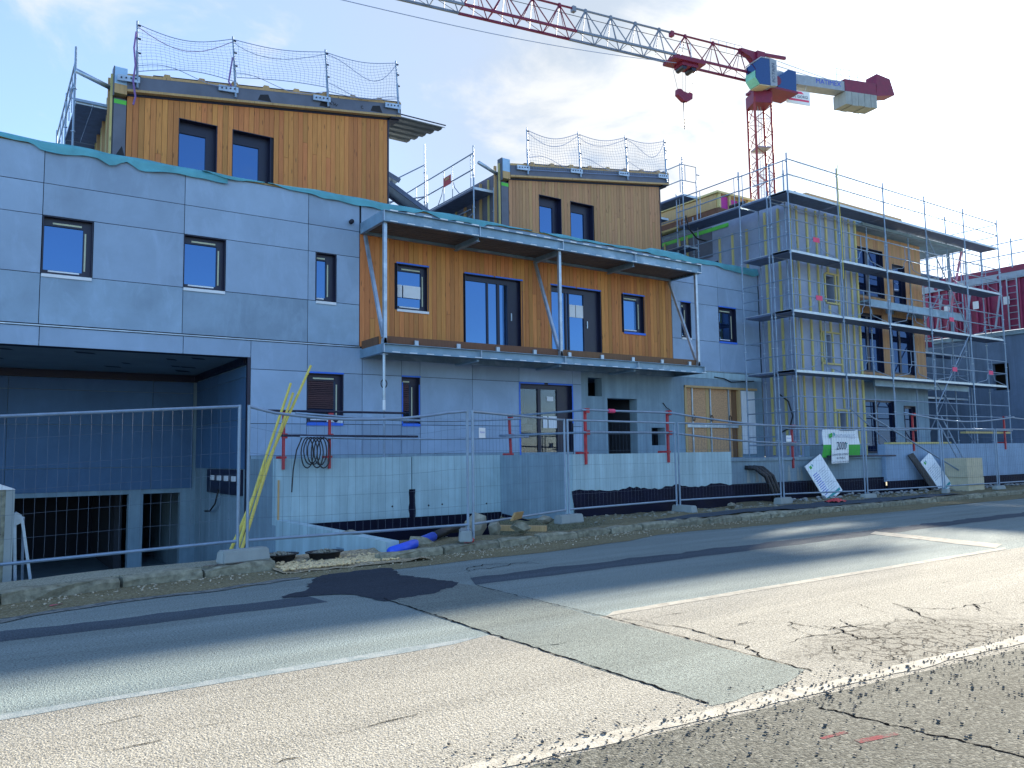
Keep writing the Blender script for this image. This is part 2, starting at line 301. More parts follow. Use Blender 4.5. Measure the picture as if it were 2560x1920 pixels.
def frame_mtx(origin, ux, uy):
    ux = Vector(ux).normalized(); uy = Vector(uy).normalized(); uz = ux.cross(uy)
    mm = Matrix((ux, uy, uz)).transposed().to_4x4(); mm.translation = Vector(origin); return mm
def blob(mb, c, r, seed=0, sub=1, sq=(1, 1, 1), rough=.25):
    """a stone: a roughened icosphere"""
    rn = random.Random(seed); bmm = bmesh.new(); bmesh.ops.create_icosphere(bmm, subdivisions=sub, radius=1)
    rot = Matrix.Rotation(rn.uniform(0, 6.28), 3, Vector((rn.uniform(-1, 1), rn.uniform(-1, 1), rn.uniform(-1, 1))).normalized() if sub else 'Z')
    vs = []
    for v in bmm.verts:
        p = v.co*(1+rn.uniform(-rough, rough)); p = rot @ p; vs.append(Vector((p.x*sq[0]*r, p.y*sq[1]*r, p.z*sq[2]*r))+Vector(c))
    mb.add(vs, [tuple(v.index for v in f.verts) for f in bmm.faces]); bmm.free()
# ================================================================== SETTING
MAT.update(
 road=asphalt('road_asphalt', (.235, .295, .295), (.285, .345, .34), 1.0, .7, .3, (.26,.29,.28), .95, .08),
 lane=asphalt('worn_lane_asphalt', (.29, .282, .245), (.37, .36, .315), .9, .75, .5, (.40, .395, .36), .95, .08),
 trench=asphalt('trench_asphalt', (.20, .238, .222), (.245, .28, .262), 1.1, .65, .25, (.22,.24,.23), .95, .08),
 newtar=asphalt('fresh_tar', (.030, .042, .062), (.05, .064, .088), 1.3, .4, .12, (.16, .17, .18), .9, .1),
 darkband=asphalt('dark_asphalt_band', (.07, .095, .125), (.10, .13, .16), 1.2, .45, .2, (.2, .22, .23), .95, .08),
 near=asphalt('coarse_shoulder_asphalt', (.085, .09, .078), (.14, .143, .125), .75, .6, .45, (.28, .28, .245), .95, .06),
 dirt=asphalt('sandy_dirt', (.20, .175, .10), (.29, .255, .15), .6, .5, .4, (.34, .32, .25), .95, .05),
 pave=asphalt('old_pavement', (.27, .28, .22), (.42, .42, .33), .8, .55, .5, (.44, .43, .35), .95, .05),
 gravelfill=asphalt('pale_gravel_ground', (.42, .34, .21), (.56, .46, .30), .4, .7, .5, (.55, .50, .42), .95, .05),
)
def linemat(name, col, worn, cut=(.42, .58)):
    mt, t, b = newmat(name); v = coords(t); f = noise(t, v, 9, 8, .7, .5); g = noise(t, v, 90, 2, .6)
    a = N(t, 'ShaderNodeMath', op='ADD'); t.links.new(f, a.inputs[0]); mg = N(t, 'ShaderNodeMath', op='MULTIPLY_ADD', ins={1: .35, 2: -.17}); t.links.new(g, mg.inputs[0]); t.links.new(mg.outputs[0], a.inputs[1])
    mr = N(t, 'ShaderNodeMapRange', ins={'From Min': cut[0], 'From Max': cut[1]}); t.links.new(a.outputs[0], mr.inputs['Value'])
    t.links.new(mixc(t, mr.outputs[0], col, worn), b.inputs['Base Color']); b.inputs['Roughness'].default_value = .95; b.inputs['Specular IOR Level'].default_value = .05; bump(t, b, g, .6, .008); return mt
def stain(mt, cx, cy, r, col, amt=.75):
    t = mt.node_tree; b = t.nodes['Principled BSDF']; old = b.inputs['Base Color'].links[0].from_socket; v = coords(t)
    d = N(t, 'ShaderNodeVectorMath', op='DISTANCE', ins={1: (cx, cy, 0)}); mp = N(t, 'ShaderNodeMapping', ins={'Scale': (.45, 1.0, 1), 'Location': (cx*.55, 0, 0)}); t.links.new(v, mp.inputs['Vector']); t.links.new(mp.outputs[0], d.inputs[0])
    n = noise(t, v, 5, 7, .7, .5); a = N(t, 'ShaderNodeMath', op='MULTIPLY_ADD', ins={1: -1.2*r}); t.links.new(n, a.inputs[0]); t.links.new(d.outputs['Value'], a.inputs[2])
    mr = N(t, 'ShaderNodeMapRange', interpolation_type='SMOOTHSTEP', ins={'From Min': -.3*r, 'From Max': .35*r, 'To Min': amt, 'To Max': 0}); t.links.new(a.outputs[0], mr.inputs['Value'])
    vo = N(t, 'ShaderNodeTexVoronoi', feature='DISTANCE_TO_EDGE', ins={'Scale': 7.0}); dv = N(t, 'ShaderNodeVectorMath', op='ADD'); nn = N(t, 'ShaderNodeTexNoise', ins={'Scale': 6.0, 'Detail': 4.0}); t.links.new(v, nn.inputs['Vector']); sc = N(t, 'ShaderNodeVectorMath', op='SCALE', ins={'Scale': .25}); t.links.new(nn.outputs['Color'], sc.inputs[0]); t.links.new(v, dv.inputs[0]); t.links.new(sc.outputs[0], dv.inputs[1]); t.links.new(dv.outputs[0], vo.inputs['Vector'])
    ck = N(t, 'ShaderNodeMapRange', ins={'From Min': .02, 'From Max': .075, 'To Min': 1, 'To Max': 0}); t.links.new(vo.outputs['Distance'], ck.inputs['Value']); cm = N(t, 'ShaderNodeMath', op='MULTIPLY'); t.links.new(ck.outputs[0], cm.inputs[0]); t.links.new(mr.outputs[0], cm.inputs[1])
    ms = N(t, 'ShaderNodeMath', op='MULTIPLY', ins={1: .35}); t.links.new(mr.outputs[0], ms.inputs[0])
    t.links.new(mixc(t, cm.outputs[0], mixc(t, ms.outputs[0], old, col), (.012, .012, .011)), b.inputs['Base Color'])
stain(MAT['lane'], 6.1, 3.4, .75, (.07, .07, .06), 1.0)
MAT['line'] = linemat('road_line_paint', (.42, .405, .35), (.25, .235, .20), (.40, .70)); MAT['linefaint'] = linemat('faded_line_paint', (.30, .33, .33), (.19, .235, .245), (.38, .62)); MAT['chalk'] = linemat('pink_chalk', (.17, .035, .045), (.10, .10, .09), (.45, .6))
def sheet(name, pts, z, mat, kind='structure', thick=0.0):
    mb = MB()
    if thick: mb.extrude([(x, y, z) for x, y in pts], (0, 0, -thick))
    else: mb.add([(x, y, z) for x, y in pts], [tuple(range(len(pts)))])
    if not thick:
        a = sum((pts[i][0]*pts[(i+1) % len(pts)][1]-pts[(i+1) % len(pts)][0]*pts[i][1]) for i in range(len(pts)))
        if a < 0: mb.f = [tuple(reversed(q)) for q in mb.f]
    return single(name, mb, mat, kind=kind)
def wob(p, q, n, amp, seed):
    rn = random.Random(seed); d = Vector((q[0]-p[0], q[1]-p[1])); nn = Vector((-d.y, d.x)).normalized(); ph = [rn.uniform(0, 6.28) for _ in range(4)]
    return [(p[0]+d.x*i/n+nn.x*w, p[1]+d.y*i/n+nn.y*w) for i in range(n) for w in [amp*(.5*math.sin(i*.9+ph[0])+.35*math.sin(i*2.3+ph[1])+.4*rn.uniform(-1, 1))]]
sheet('ground', [(-600, -600), (900, -600), (900, 900), (-600, 900)], -3.2, 'dirt')
sheet('road', [(-250, -60), (400, -60), (400, 12.4), (5.0, 10.6), (5.0, 10.45), (3.3, 10.45), (-250, 9.0)], 0, 'road')
sheet('site_ground', [(5.4, 12.6), (400, 12.6), (400, 500), (5.4, 500)], -.62, 'dirt')
# lane between the two lines, worn to a pale tan
sheet('road_worn_lane', [(-60, 2.2)]+[(400, .8), (400, 5.5)]+wob((60, 5.55), (-60, 5.55), 160, .012, 3), .002, 'lane')
sheet('road_shoulder', [(-60, -55), (400, -55), (400, 1.0), (30, 1.0), (6.5, 2.80), (2.7, 3.13), (-60, 4.6)], .004, 'near')
sheet('road_trench_patch', wob((3.57, 3.25), (4.62, 3.30), 6, .04, 9)+wob((4.64, 3.4), (4.73, 7.75), 26, .016, 4)+wob((4.65, 7.9), (3.3, 8.2), 8, .06, 5)+wob((3.55, 7.7), (3.57, 3.3), 26, .016, 6), .004, 'trench')
sheet('road_tar_patch', wob((3.5, 7.45), (4.0, 7.55), 12, .03, 11)+wob((4.1, 7.55), (4.66, 7.9), 14, .035, 12)+wob((4.68, 8.0), (4.42, 9.0), 22, .04, 13)+wob((4.43, 9.0), (4.62, 9.62), 12, .035, 14)+wob((4.5, 9.68), (3.6, 9.56), 16, .05, 15)+wob((3.55, 9.45), (3.15, 8.75), 14, .04, 16)+wob((3.1, 8.6), (2.72, 8.38), 9, .03, 18)+wob((2.75, 8.3), (3.4, 8.12), 9, .03, 19)+wob((3.42, 8.0), (3.48, 7.55), 9, .02, 17), .006, 'newtar')
sheet('road_dark_band', wob((-30, 7.62), (3.25, 7.80), 160, .02, 21)+wob((3.0, 8.25), (-30, 7.95), 160, .045, 22), .002, 'darkband')
sheet('road_dark_band', wob((4.75, 7.75), (40, 8.3), 160, .03, 23)+wob((40, 8.7), (4.75, 8.25), 160, .07, 24), .002, 'darkband')
sheet('road_edge_line', wob((.4, 3.32), (11.5, 2.52), 60, .022, 31)+wob((11.5, 2.64), (.4, 3.44), 60, .022, 32), .0055, 'line')
sheet('road_centre_line', wob((4.75, 5.53), (12.5, 5.57), 40, .008, 33)+wob((12.5, 5.69), (4.75, 5.65), 40, .008, 34), .0045, 'line')
sheet('road_centre_line', wob((-20, 5.49), (3.54, 5.45), 60, .02, 35)+wob((3.54, 5.57), (-20, 5.62), 60, .02, 36), .004, 'linefaint')
sheet('road_stop_line', wob((12.3, 5.72), (12.95, 8.2), 14, .03, 37)+wob((13.35, 8.2), (12.85, 5.72), 14, .03, 38), .004, 'line')
sheet('road_chalk_mark', [(3.70, 2.41), (3.97, 2.36), (3.97, 2.40), (3.71, 2.455)], .0055, 'chalk')
sheet('road_chalk_mark', [(3.60, 2.55), (3.78, 2.53), (3.79, 2.56), (3.6, 2.575)], .0055, 'chalk')
# joints and cracks: narrow tar-dark ribbons lying in the surface
def crack(mb, pts, w, z, seed, n=10, amp=.03, taper=True):
    rn = random.Random(seed); P = []
    for (a, b) in zip(pts, pts[1:]):
        for i in range(n):
            t = i/n; P.append((a[0]+(b[0]-a[0])*t+rn.gauss(0, amp), a[1]+(b[1]-a[1])*t+rn.gauss(0, amp)))
    P.append(pts[-1])
    for i, (p, q) in enumerate(zip(P, P[1:])):
        d = Vector((q[0]-p[0], q[1]-p[1])); 
        if d.length < 1e-4: continue
        nn = Vector((-d.y, d.x)).normalized(); k = (1-.7*abs(2*i/len(P)-1)) if taper else 1; ww = w*k*rn.uniform(.35, 1.3)/2
        mb.add([(p[0]-nn.x*ww, p[1]-nn.y*ww, z), (q[0]-nn.x*ww, q[1]-nn.y*ww, z), (q[0]+nn.x*ww, q[1]+nn.y*ww, z), (p[0]+nn.x*ww, p[1]+nn.y*ww, z)], [(0, 1, 2, 3)])
mb = MB()
crack(mb, [(3.56, 7.6), (3.57, 5.5), (3.58, 3.3)], .017, .006, 1, 40, .008, False); crack(mb, [(4.73, 7.7), (4.74, 5.6), (4.64, 3.35)], .014, .006, 2, 40, .007, False)
crack(mb, [(4.02, 2.85), (4.10, 2.3), (4.17, 1.6)], .018, .006, 3, 24, .012, False)
crack(mb, [(4.8, 5.35), (4.95, 4.7), (4.85, 4.1), (4.68, 3.75)], .02, .006, 4, 9, .02)
rn = random.Random(5)
for k in range(20):     # crazing near the edge line
    x, y = rn.uniform(4.7, 7.6), 0; y = 3.75-.10*(x-4.7)+rn.gauss(0, .22)+.12; a = rn.choice([rn.gauss(.0, .35), rn.gauss(1.4, .5)]); l = rn.uniform(.25, .9); pts = [(x, y)]
    for s_ in range(3): a += rn.gauss(0, .35); pts.append((pts[-1][0]+math.cos(a)*l/3, max(3.0-.06*(x-4), pts[-1][1]+math.sin(a)*l/3)))
    crack(mb, pts, rn.uniform(.005, .017), .006, 100+k, 5, .012)
for k in range(14):
    x, y = rn.uniform(-.5, 9), rn.uniform(3.6, 5.3); l = rn.uniform(.15, .5); crack(mb, [(x, y), (x+l, y+rn.gauss(0, .04))], .008, .006, 200+k, 5, .008)
crack(mb, [(4.9, 8.7), (5.6, 8.75), (6.3, 8.9)], .02, .0085, 7, 8, .04); crack(mb, [(5.1, 8.5), (5.4, 8.95), (5.9, 9.0), (6.4, 8.6)], .018, .0085, 8, 7, .03)
single('road_cracks', mb, M('crack_tar', (.008, .008, .009), .95, spec=0.0), kind='structure')
# sandy gutter strip
KL = [(-9, 7.75), (.32, 9.72), (1.49, 10.12), (3.36, 10.42)]; KR = [(4.72, 10.19), (6.9, 10.55), (10.5, 11.12), (15.3, 11.25), (27.2, 11.72), (60, 12.3)]
def along(line, step):
    out = []
    for a, b in zip(line, line[1:]):
        d = Vector((b[0]-a[0], b[1]-a[1])); n = max(1, round(d.length/step))
        out += [(a[0]+d.x*i/n, a[1]+d.y*i/n) for i in range(n)]
    return out+[line[-1]]
K = KL+KR; top = [(x, y+.05) for x, y in along(K, .5)]; rn = random.Random(8); bot = [(x+.1, y-.80-.12*math.sin(i*.6)-rn.uniform(0, .12)) for i, (x, y) in enumerate(along(K, .5))]
mb = MB(); n = len(top); mb.add([(x, y, .0045) for x, y in bot]+[(x, y, .0045) for x, y in top], [(i, i+1, n+i+1, n+i) for i in range(n-1)]); single('gutter_dirt', mb, 'dirt', kind='structure')
rn = random.Random(9); mb = MB(); dust = [(x, y-.92+rn.gauss(0, .05)) for x, y in along(KL, .25)]
mb.add([(x, y-.05-rn.uniform(0, .07), .0075) for x, y in dust]+[(x, y+.05+rn.uniform(0, .06), .0075) for x, y in dust], [(i, i+1, len(dust)+i+1, len(dust)+i) for i in range(len(dust)-1)]); single('gutter_dust', mb, linemat('pale_dust', (.26, .27, .25), (.09, .105, .11), (.35, .6)), kind='structure')
# kerb: separate worn stones
kb = bpy.data.objects.new('kerb', None); COL.objects.link(kb); kb['kind'] = 'structure'
def kerbrun(line, seed, step=.95):
    rn = random.Random(seed); P = along(line, step)
    for a, b in zip(P, P[1:]):
        if a[0] > 34: break
        A = Vector((*a, 0)); B = Vector((*b, 0)); d = (B-A).normalized(); nn = Vector((-d.y, d.x, 0)); A += d*rn.uniform(.008, .028); B -= d*.012
        h0, h1 = .13+rn.uniform(-.02, .012), .13+rn.uniform(-.02, .012); off = nn*rn.uniform(-.02, .02); mb = MB(); seg = 5; L = (B-A).length
        prof = [(0, -.05), (0, .65), (.012, .88), (.04, 1.0), (.17, 1.0), (.17, -.05)]
        rings = []
        for i in range(seg+1):
            t = i/seg; h = h0+(h1-h0)*t-(.014 if i in (0, seg) else 0); c = A+(B-A)*t+off
            rings.append([c+nn*(px+rn.gauss(0, .010))+Vector((0, 0, max(-.02, pz*h+rn.gauss(0, .008)))) for px, pz in prof])
        mp = len(prof); mb.add([p for r in rings for p in r], [(i*mp+k, (i+1)*mp+k, (i+1)*mp+(k+1) % mp, i*mp+(k+1) % mp) for i in range(seg) for k in range(mp)]+[tuple(range(mp)), tuple(reversed(range(seg*mp, seg*mp+mp)))])
        part('kerb_stone', mb, 'kerb', kb)
kerbrun(KL, 41, 1.0); kerbrun(KR, 42, .95)
# left footway slab, broken back edge above the ramp
fr = [(x, y+.16) for x, y in along(KL, .4)]; back = wob((3.38, 10.86), (2.6, 10.95), 4, .03, 51)+wob((2.5, 10.95), (1.4, 10.88), 6, .04, 52)+wob((1.3, 10.86), (.3, 10.52), 6, .03, 53)+wob((.2, 10.5), (-9, 9.2), 12, .05, 54)
def bumpy(name, ring, z, mat, depth):
    mb = MB(); mb.extrude([(x, y, z) for x, y in ring], (0, 0, -depth)); return single(name, mb, mat, kind='structure')
bumpy('pavement', fr+back, .128, 'pave', 1.6)
sheet('pavement_chalk_mark', [(2.45, 10.37), (2.95, 10.42), (2.95, 10.46), (2.45, 10.41)], .133, 'chalk')
# site soil behind the right-hand kerb; dug out in front of the first retaining wall
from mathutils import noise as mnoise
def soilz(x, y):
    n = mnoise.noise(Vector((x*.9, y*.9, 0)))*.045+mnoise.noise(Vector((x*3.1, y*3.1, 4)))*.022
    z = .115+n
    if 5.3 < x < 10.6:
        k = max(0, min(1, (y-11.45-.25*math.sin(x*1.3))/1.3))*max(0, min(1, (10.7-x)/.6)); z -= 1.0*k*k*(3-2*k)
    if x < 5.6: z = min(z, .02+n*.5) if y < 11.4 else z
    kn = min(KR, key=lambda p: abs(p[0]-x)); return z
def kerby(x):
    for a, b in zip(KR, KR[1:]):
        if a[0] <= x <= b[0]: return a[1]+(b[1]-a[1])*(x-a[0])/(b[0]-a[0])
    return KR[0][1]
xs = [5.38+.16*i for i in range(160)]+[31+1.5*i for i in range(20)]
mb = MB(); nv = 34; m0 = 0
for x in xs:
    y0 = kerby(x)+.17
    for j in range(nv+1):
        y = y0+(16.4-y0)*j/nv; mb.v.append(Vector((x, y, soilz(x, y) if j else .10)))
for i in range(len(xs)-1):
    for j in range(nv): a = i*(nv+1)+j; mb.f.append((a, a+nv+1, a+nv+2, a+1))
single('site_soil', mb, 'dirt', kind='structure', smooth=True)
mb = MB().grid(lambda u, v: (3.30+2.1*u, 9.95+.25*u*0+1.45*v, .02+.05*mnoise.noise(Vector((u*6, v*6, 1)))+.03*v), 12, 8); single('gravel_bed', mb, 'gravelfill', kind='structure', smooth=True)
# asphalt remnants on the right footway
rn = random.Random(61); pts = wob((11.5, 11.45), (24.0, 11.85), 40, .05, 62)+wob((22.0, 12.3), (15.5, 12.55), 20, .06, 63)+wob((15.2, 12.4), (11.6, 11.9), 12, .07, 64)
mb = MB()
top = [(11.3+.32*i, kerby(11.3+.32*i)+.2+.05*math.sin(i)) for i in range(40)]; bt = [(x, y+.35+.55*math.sin(math.pi*min(1, max(0, (x-11.3)/12.8)))+.08*math.sin(x*3.1)) for x, y in top]
n = len(top); mb.add([(x, y, max(soilz(x, y), .10)+.02) for x, y in top]+[(x, y, max(soilz(x, y), .10)+.022) for x, y in bt], [(i, i+1, n+i+1, n+i) for i in range(n-1)]); single('footway_asphalt', mb, 'darkband', kind='structure')
# ramp and garage floor
mb = MB().add([(-14, 10.9, -.9), (5.2, 10.9, -.9), (5.2, 17.5, -1.75), (-14, 17.5, -1.75), (5.2, 34, -1.75), (-14, 34, -1.75)], [(0, 1, 2, 3), (3, 2, 4, 5)]); single('driveway_ramp', mb, 'concrete_dark', kind='structure')
# loose stones: thrown chippings on the road, rubble along the fence
def scatter(name, n, fn, seed, mat, lab_kind='stuff'):
    rn = random.Random(seed); mb = MB()
    for k in range(n):
        x, y, z, r = fn(rn); blob(mb, (x, y, z+r*.35), r, seed*1000+k, 1 if r > .02 else 0 or 1, (1, rn.uniform(.7, 1.1), rn.uniform(.5, .8)), .22)
    return single(name, mb, mat, kind=lab_kind)
def chip(rn):
    s = abs(rn.gauss(0, 1)); x = rn.uniform(1.2, 7.8); yl = 3.24-.075*(x-2.1)
    y = yl+(rn.gauss(0, .16) if rn.random() < .5 else -abs(rn.gauss(0, .6))); return (x, y, .008, rn.uniform(.003, .009)*(1.5 if rn.random() < .1 else 1))
scatter('loose_chippings', 1900, chip, 71, M('chipping', (.12, .11, .095), .9, 0, .5, 40))
def rub(rn):
    x = rn.uniform(5.5, 26); y = kerby(x)+1.1+abs(rn.gauss(0, .55)); return (x, y, soilz(x, y)-.012, rn.uniform(.008, .03)*(2.2 if rn.random() < .12 else 1))
scatter('fence_rubble', 1300, rub, 72, 'stone')
def gr(rn):
    x = rn.uniform(3.35, 5.0); y = 10.03+.06*(x-3.4)+rn.uniform(0, .5)*(1 if rn.random() < .7 else 1.9); return (x, y, .035, rn.uniform(.010, .028))
scatter('pale_gravel', 900, gr, 73, M('pale_stone', (.66, .50, .28), .9, 0, .3, 20))
def lit(rn):
    x = rn.uniform(-1, 14); L = KL if x < 3.4 else KR
    y0 = min([a[1]+(b[1]-a[1])*(x-a[0])/(b[0]-a[0]) for a, b in zip(L, L[1:]) if a[0] <= x <= b[0]] or [10.3]); return (x, y0-abs(rn.gauss(.02, .28)), .006, rn.uniform(.005, .017))
scatter('gutter_grit', 700, lit, 74, M('grit', (.42, .37, .28), .9, 0, .4, 30))
# ================================================================== MAIN BUILDING
FY = 18.0     # facade plane
bld = thing('apartment_building', 'long two-storey grey-panelled apartment block with timber bay above a dark driveway', 'building', (5, 18.3, -1.7))
WIN = [('w', 1.05, 1.945), ('w', 3.70, 4.58), ('n', 6.67, 7.18), ('t', 8.79, 9.70), ('n2', 16.44, 17.34), ('n', 18.95, 19.40), ('w2', 20.75, 21.62)]
holes1 = [(a, b, 5.13, 6.325) for _, a, b in WIN]+[(10.79, 12.67, 4.12, 6.30), (13.66, 15.54, 4.12, 6.30)]
holes0 = [(6.48, 7.37, 2.235, 3.43), (8.93, 9.435, 2.235, 3.44), (12.52, 14.38, 1.40, 3.42), (14.98, 15.52, 3.13, 3.68), (15.72, 16.91, 1.36, 3.09), (17.50, 18.08, 1.67, 2.22), (18.98, 21.68, 1.25, 3.60)]
drive = (-8.5, 5.17, -2.2, 3.71)
core = MB().holes(-9.3, 14.72, -2.2, 7.72, FY+.03, FY+.33, holes1+holes0+[drive])
core.box(-9.3, FY+.33, -2.2, -9.0, 31, 7.72); core.box(-9.3, 31, -2.2, 22.8, 31.3, 7.72); core.box(22.5, FY+.4, 1.2, 22.8, 31, 7.4)
part('inner_wall', core, 'backing', bld)
part('roof_terrace', MB().box(-9, FY+.33, 7.15, 22.5, 31, 7.35), 'concrete_dark', bld)
part('floor_slab', MB().box(5.3, FY+.33, 3.80, 22.5, 31, 4.02).box(-9, FY+.33, 3.86, 5.3, 31, 4.02), 'concrete_dark', bld)
part('floor_slab', MB().box(5.2, FY+.33, 1.05, 22.5, 31, 1.25), 'concrete_dark', bld)
rc = MB().holes(14.72, 22.86, 1.15, 4.085, FY+.005, FY+.33, holes0); rc2 = MB().holes(14.72, 22.86, 4.085, 7.72, FY+.03, FY+.33, holes1)
part('concrete_wall', rc, 'concrete_dark', bld, 'raw concrete ground-floor wall with empty openings'); part('inner_wall', rc2, 'backing', bld)
part('concrete_band', MB().box(18.6, FY-.012, 3.86, 22.84, FY+.003, 4.08), 'concrete', bld)
part('plinth', MB().box(5.2, FY-.01, 1.1, 14.72, FY+.028, 1.5), 'concrete_dark', bld)
# room partitions so that the empty openings look into dark rooms
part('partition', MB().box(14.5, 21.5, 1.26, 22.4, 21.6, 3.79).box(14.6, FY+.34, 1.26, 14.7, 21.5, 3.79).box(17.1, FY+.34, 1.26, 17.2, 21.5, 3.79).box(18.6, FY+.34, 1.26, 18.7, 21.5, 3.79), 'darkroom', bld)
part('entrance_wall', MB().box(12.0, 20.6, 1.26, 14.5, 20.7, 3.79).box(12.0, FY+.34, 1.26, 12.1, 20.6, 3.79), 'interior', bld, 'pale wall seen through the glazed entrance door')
st = MB()
for i in range(9): st.box(12.35+.2*i, 19.2, 3.35-.2*i, 12.62+.2*i, 20.2, 3.52-.2*i)
part('stair', st, 'concrete_foot', bld)
# --- fibre-cement panels, one object each
G = .0065
PR = random.Random(99)
def panel(x0, x1, z0, z1, mat='panel', y=FY):
    d = PR.uniform(-.003, .003); e = PR.uniform(-.0025, .0025); part('facade_panel', MB().extrude([(x0+G, y-.012+d, z0+G), (x1-G, y-.012+d+e, z0+G), (x1-G, y-.012+d+e*.5, z1-G), (x0+G, y-.012+d, z1-G)], (0, .018, 0)), mat, bld)
cols = [-9.3, -6.94, -4.28, -1.62, 1.04, 3.70, 6.48, 7.78]
for a, b in zip(cols, cols[1:]):
    panel(a, b, 6.98, 7.74); panel(a, b, 6.33, 6.98); panel(a, b, 4.14, 5.15, 'panel_stain')
for a, b in ((-9.3, -6.94), (-6.94, -4.28), (-4.28, -1.62), (-1.62, 1.04), (1.95, 3.70), (4.585, 6.48), (6.48, 6.665), (7.185, 7.78)): panel(a, b, 5.15, 6.33)
for a, b in ((-9.3, -4.28), (-4.28, -1.62), (-1.62, 1.06), (1.06, 3.73), (3.73, 5.17)): panel(a, b, 3.705, 4.09)
up = [7.82, 10.55, 13.19, 15.81, 18.53, 20.74, 22.83]
for a, b in zip(up, up[1:]): panel(a, b, 6.98, 7.74)
for a, b, s in ((18.53, 20.74, 0), (20.74, 22.83, 1)): panel(a, b, 6.33, 6.98); panel(a, b, 4.12, 5.11)
for a, b in ((18.53, 18.94), (19.41, 20.74), (21.63, 22.83)): panel(a, b, 5.11, 6.33)
for a, b in ((5.17, 6.48), (6.48, 7.86), (7.86, 8.92), (8.92, 9.44), (9.44, 11.0), (11.0, 12.51), (12.51, 14.39), (14.39, 14.72)): panel(a, b, 3.45, 4.09)
for a, b in ((5.17, 6.475), (7.375, 7.86), (7.86, 8.925), (9.44, 11.0), (11.0, 12.515), (14.39, 14.72)): panel(a, b, 2.225, 3.45)
for a, b in ((5.17, 6.48), (6.48, 7.86), (7.86, 8.92), (8.92, 9.44), (9.44, 11.0), (11.0, 12.515), (14.39, 14.72)): panel(a, b, 1.5, 2.225, 'panel')
part('flashing', MB().box(-9.3, FY-.035, 4.098, 7.79, FY+.01, 4.122), 'galv', bld); part('flashing', MB().box(18.56, FY-.035, 4.095, 22.84, FY+.01, 4.115), 'galv', bld)
part('parapet_cap', MB().box(-9.3, FY-.02, 7.745, 22.84, FY+.36, 7.775), 'timber', bld)
# --- larch boards of the first-floor bay
def boards(root, x0, x1, zlo, ztop, y, openings, bw=.134, mat='clad', seed=1, th=.022):
    rn = random.Random(seed); n = max(1, round((x1-x0)/bw)); w = (x1-x0)/n
    for i in range(n):
        a, b = x0+i*w, x0+(i+1)*w; c = (a+b)/2; segs = [(zlo, None)]; cut = sorted([(h[2], h[3]) for h in openings if h[0]-.01 < c < h[1]+.01])
        lo = zlo; out = []
        for h0, h1 in cut:
            if h1 <= zlo: continue
            out.append((lo, h0)); lo = h1
        out.append((lo, None))
        for s0, s1 in out:
            ta = s1 if s1 is not None else ztop(a); tb = s1 if s1 is not None else ztop(b)
            if ta-s0 < .02: continue
            d = rn.uniform(0, .004); pieces = [(s0, ta, tb)]
            if ta-s0 > 1.6 and rn.random() < .22: zj = s0+rn.uniform(.25, .75)*(ta-s0); pieces = [(s0, zj-.002, zj-.002), (zj+.002, ta, tb)]
            for p0, pa, pb in pieces:
                part('board', MB().extrude([(a+.004, y-th+d, p0), (b-.004, y-th+d, p0), (b-.004, y-th+d, pb-.002), (a+.004, y-th+d, pa-.002)], (0, th, 0)), mat, root)
boards(bld, 7.79, 18.52, 4.13, lambda x: 6.95, FY+.01, holes1, mat='clad', seed=3)
part('board_batten', MB().box(7.79, FY+.012, 4.1, 18.52, FY+.028, 4.14), 'backing', bld)
# --- windows: dark frame > panes, sill film, protective tapes
def window(root, x0, x1, z0, z1, y, panes, sill='white', tapes=(), blue=(), see=False, depth=.13, name='window', label=None, gl='glass'):
    w, h = x1-x0, z1-z0; P = [(x0+a, x0+b, z0+c, z0+d) for a, b, c, d in panes]
    mb = MB().holes(x0+.001, x1-.001, z0+.001, z1-.001, y+depth-.03, y+depth+.03, P)
    t = .018
    mb.box(x0+.001, y-.016, z0, x0+t, y+depth-.031, z1).box(x1-t, y-.016, z0, x1-.001, y+depth-.031, z1).box(x0+t, y-.016, z1-t, x1-t, y+depth-.031, z1-.001)
    f = part(name, mb, 'frame', root, label)
    for p in P: part('pane', MB().box(p[0]-.004, y+depth+.004, p[2]-.004, p[1]+.004, y+depth+.014, p[3]+.004), 'glass_see' if see else gl, f)
    if sill: part('sill', MB().extrude([(x0+.004, y-.04, z0+.018), (x0+.004, y+depth-.04, z0+.045), (x0+.004, y+depth-.04, z0-.005), (x0+.004, y-.02, z0-.045), (x0+.004, y-.04, z0-.045)], (w-.008, 0, 0)), sill, f)
    for a, b, c, d, mt in tapes: part('tape', MB().box(x0+a, y+depth-.036, z0+c, x0+b, y+depth-.0315, z0+d), mt, f)
    for a, b, c, d in blue: part('tape', MB().box(x0+a, y-.022, z0+c, x0+b, y-.0165, z0+d), 'bluetape', f)
    return f
def std(x0, x1, narrow=False, blue=False, z0=5.13, z1=6.325, film='white', y=FY, root=None, sash=False):
    w, h = x1-x0, z1-z0; r = .17 if not narrow else .22
    pn = [(.035, w-r, .12, h-.17)]
    tp = [(.2*w if not narrow else .06, w-r-.03, h-.135, h-.10, 'tape'), (w-r+.025, w-r+.055, .16, h-.25, 'tape'), (.12 if not narrow else .04, w-r-.05, .085, .115, 'white')]
    return window(root or bld, x0, x1, z0, z1, y, pn, film, tp, [(-.01, w+.015, h-.008, h+.03)] if blue else [])
std(1.05, 1.945); std(3.70, 4.58); std(6.67, 7.18, True)
f = std(8.79, 9.70, blue=True); std(16.44, 17.34, True, True, film='bluetape'); std(18.95, 19.40, True, True); std(20.75, 21.62, False, True, film='bluetape')
for (a, b) in ((.05, .20), (.23, .72)): part('tape', MB().box(8.79+a, FY+.09, 5.48, 8.79+b, FY+.094, 5.80), 'white', f)  # no tape: white rectangles put in as the reflection on this pane
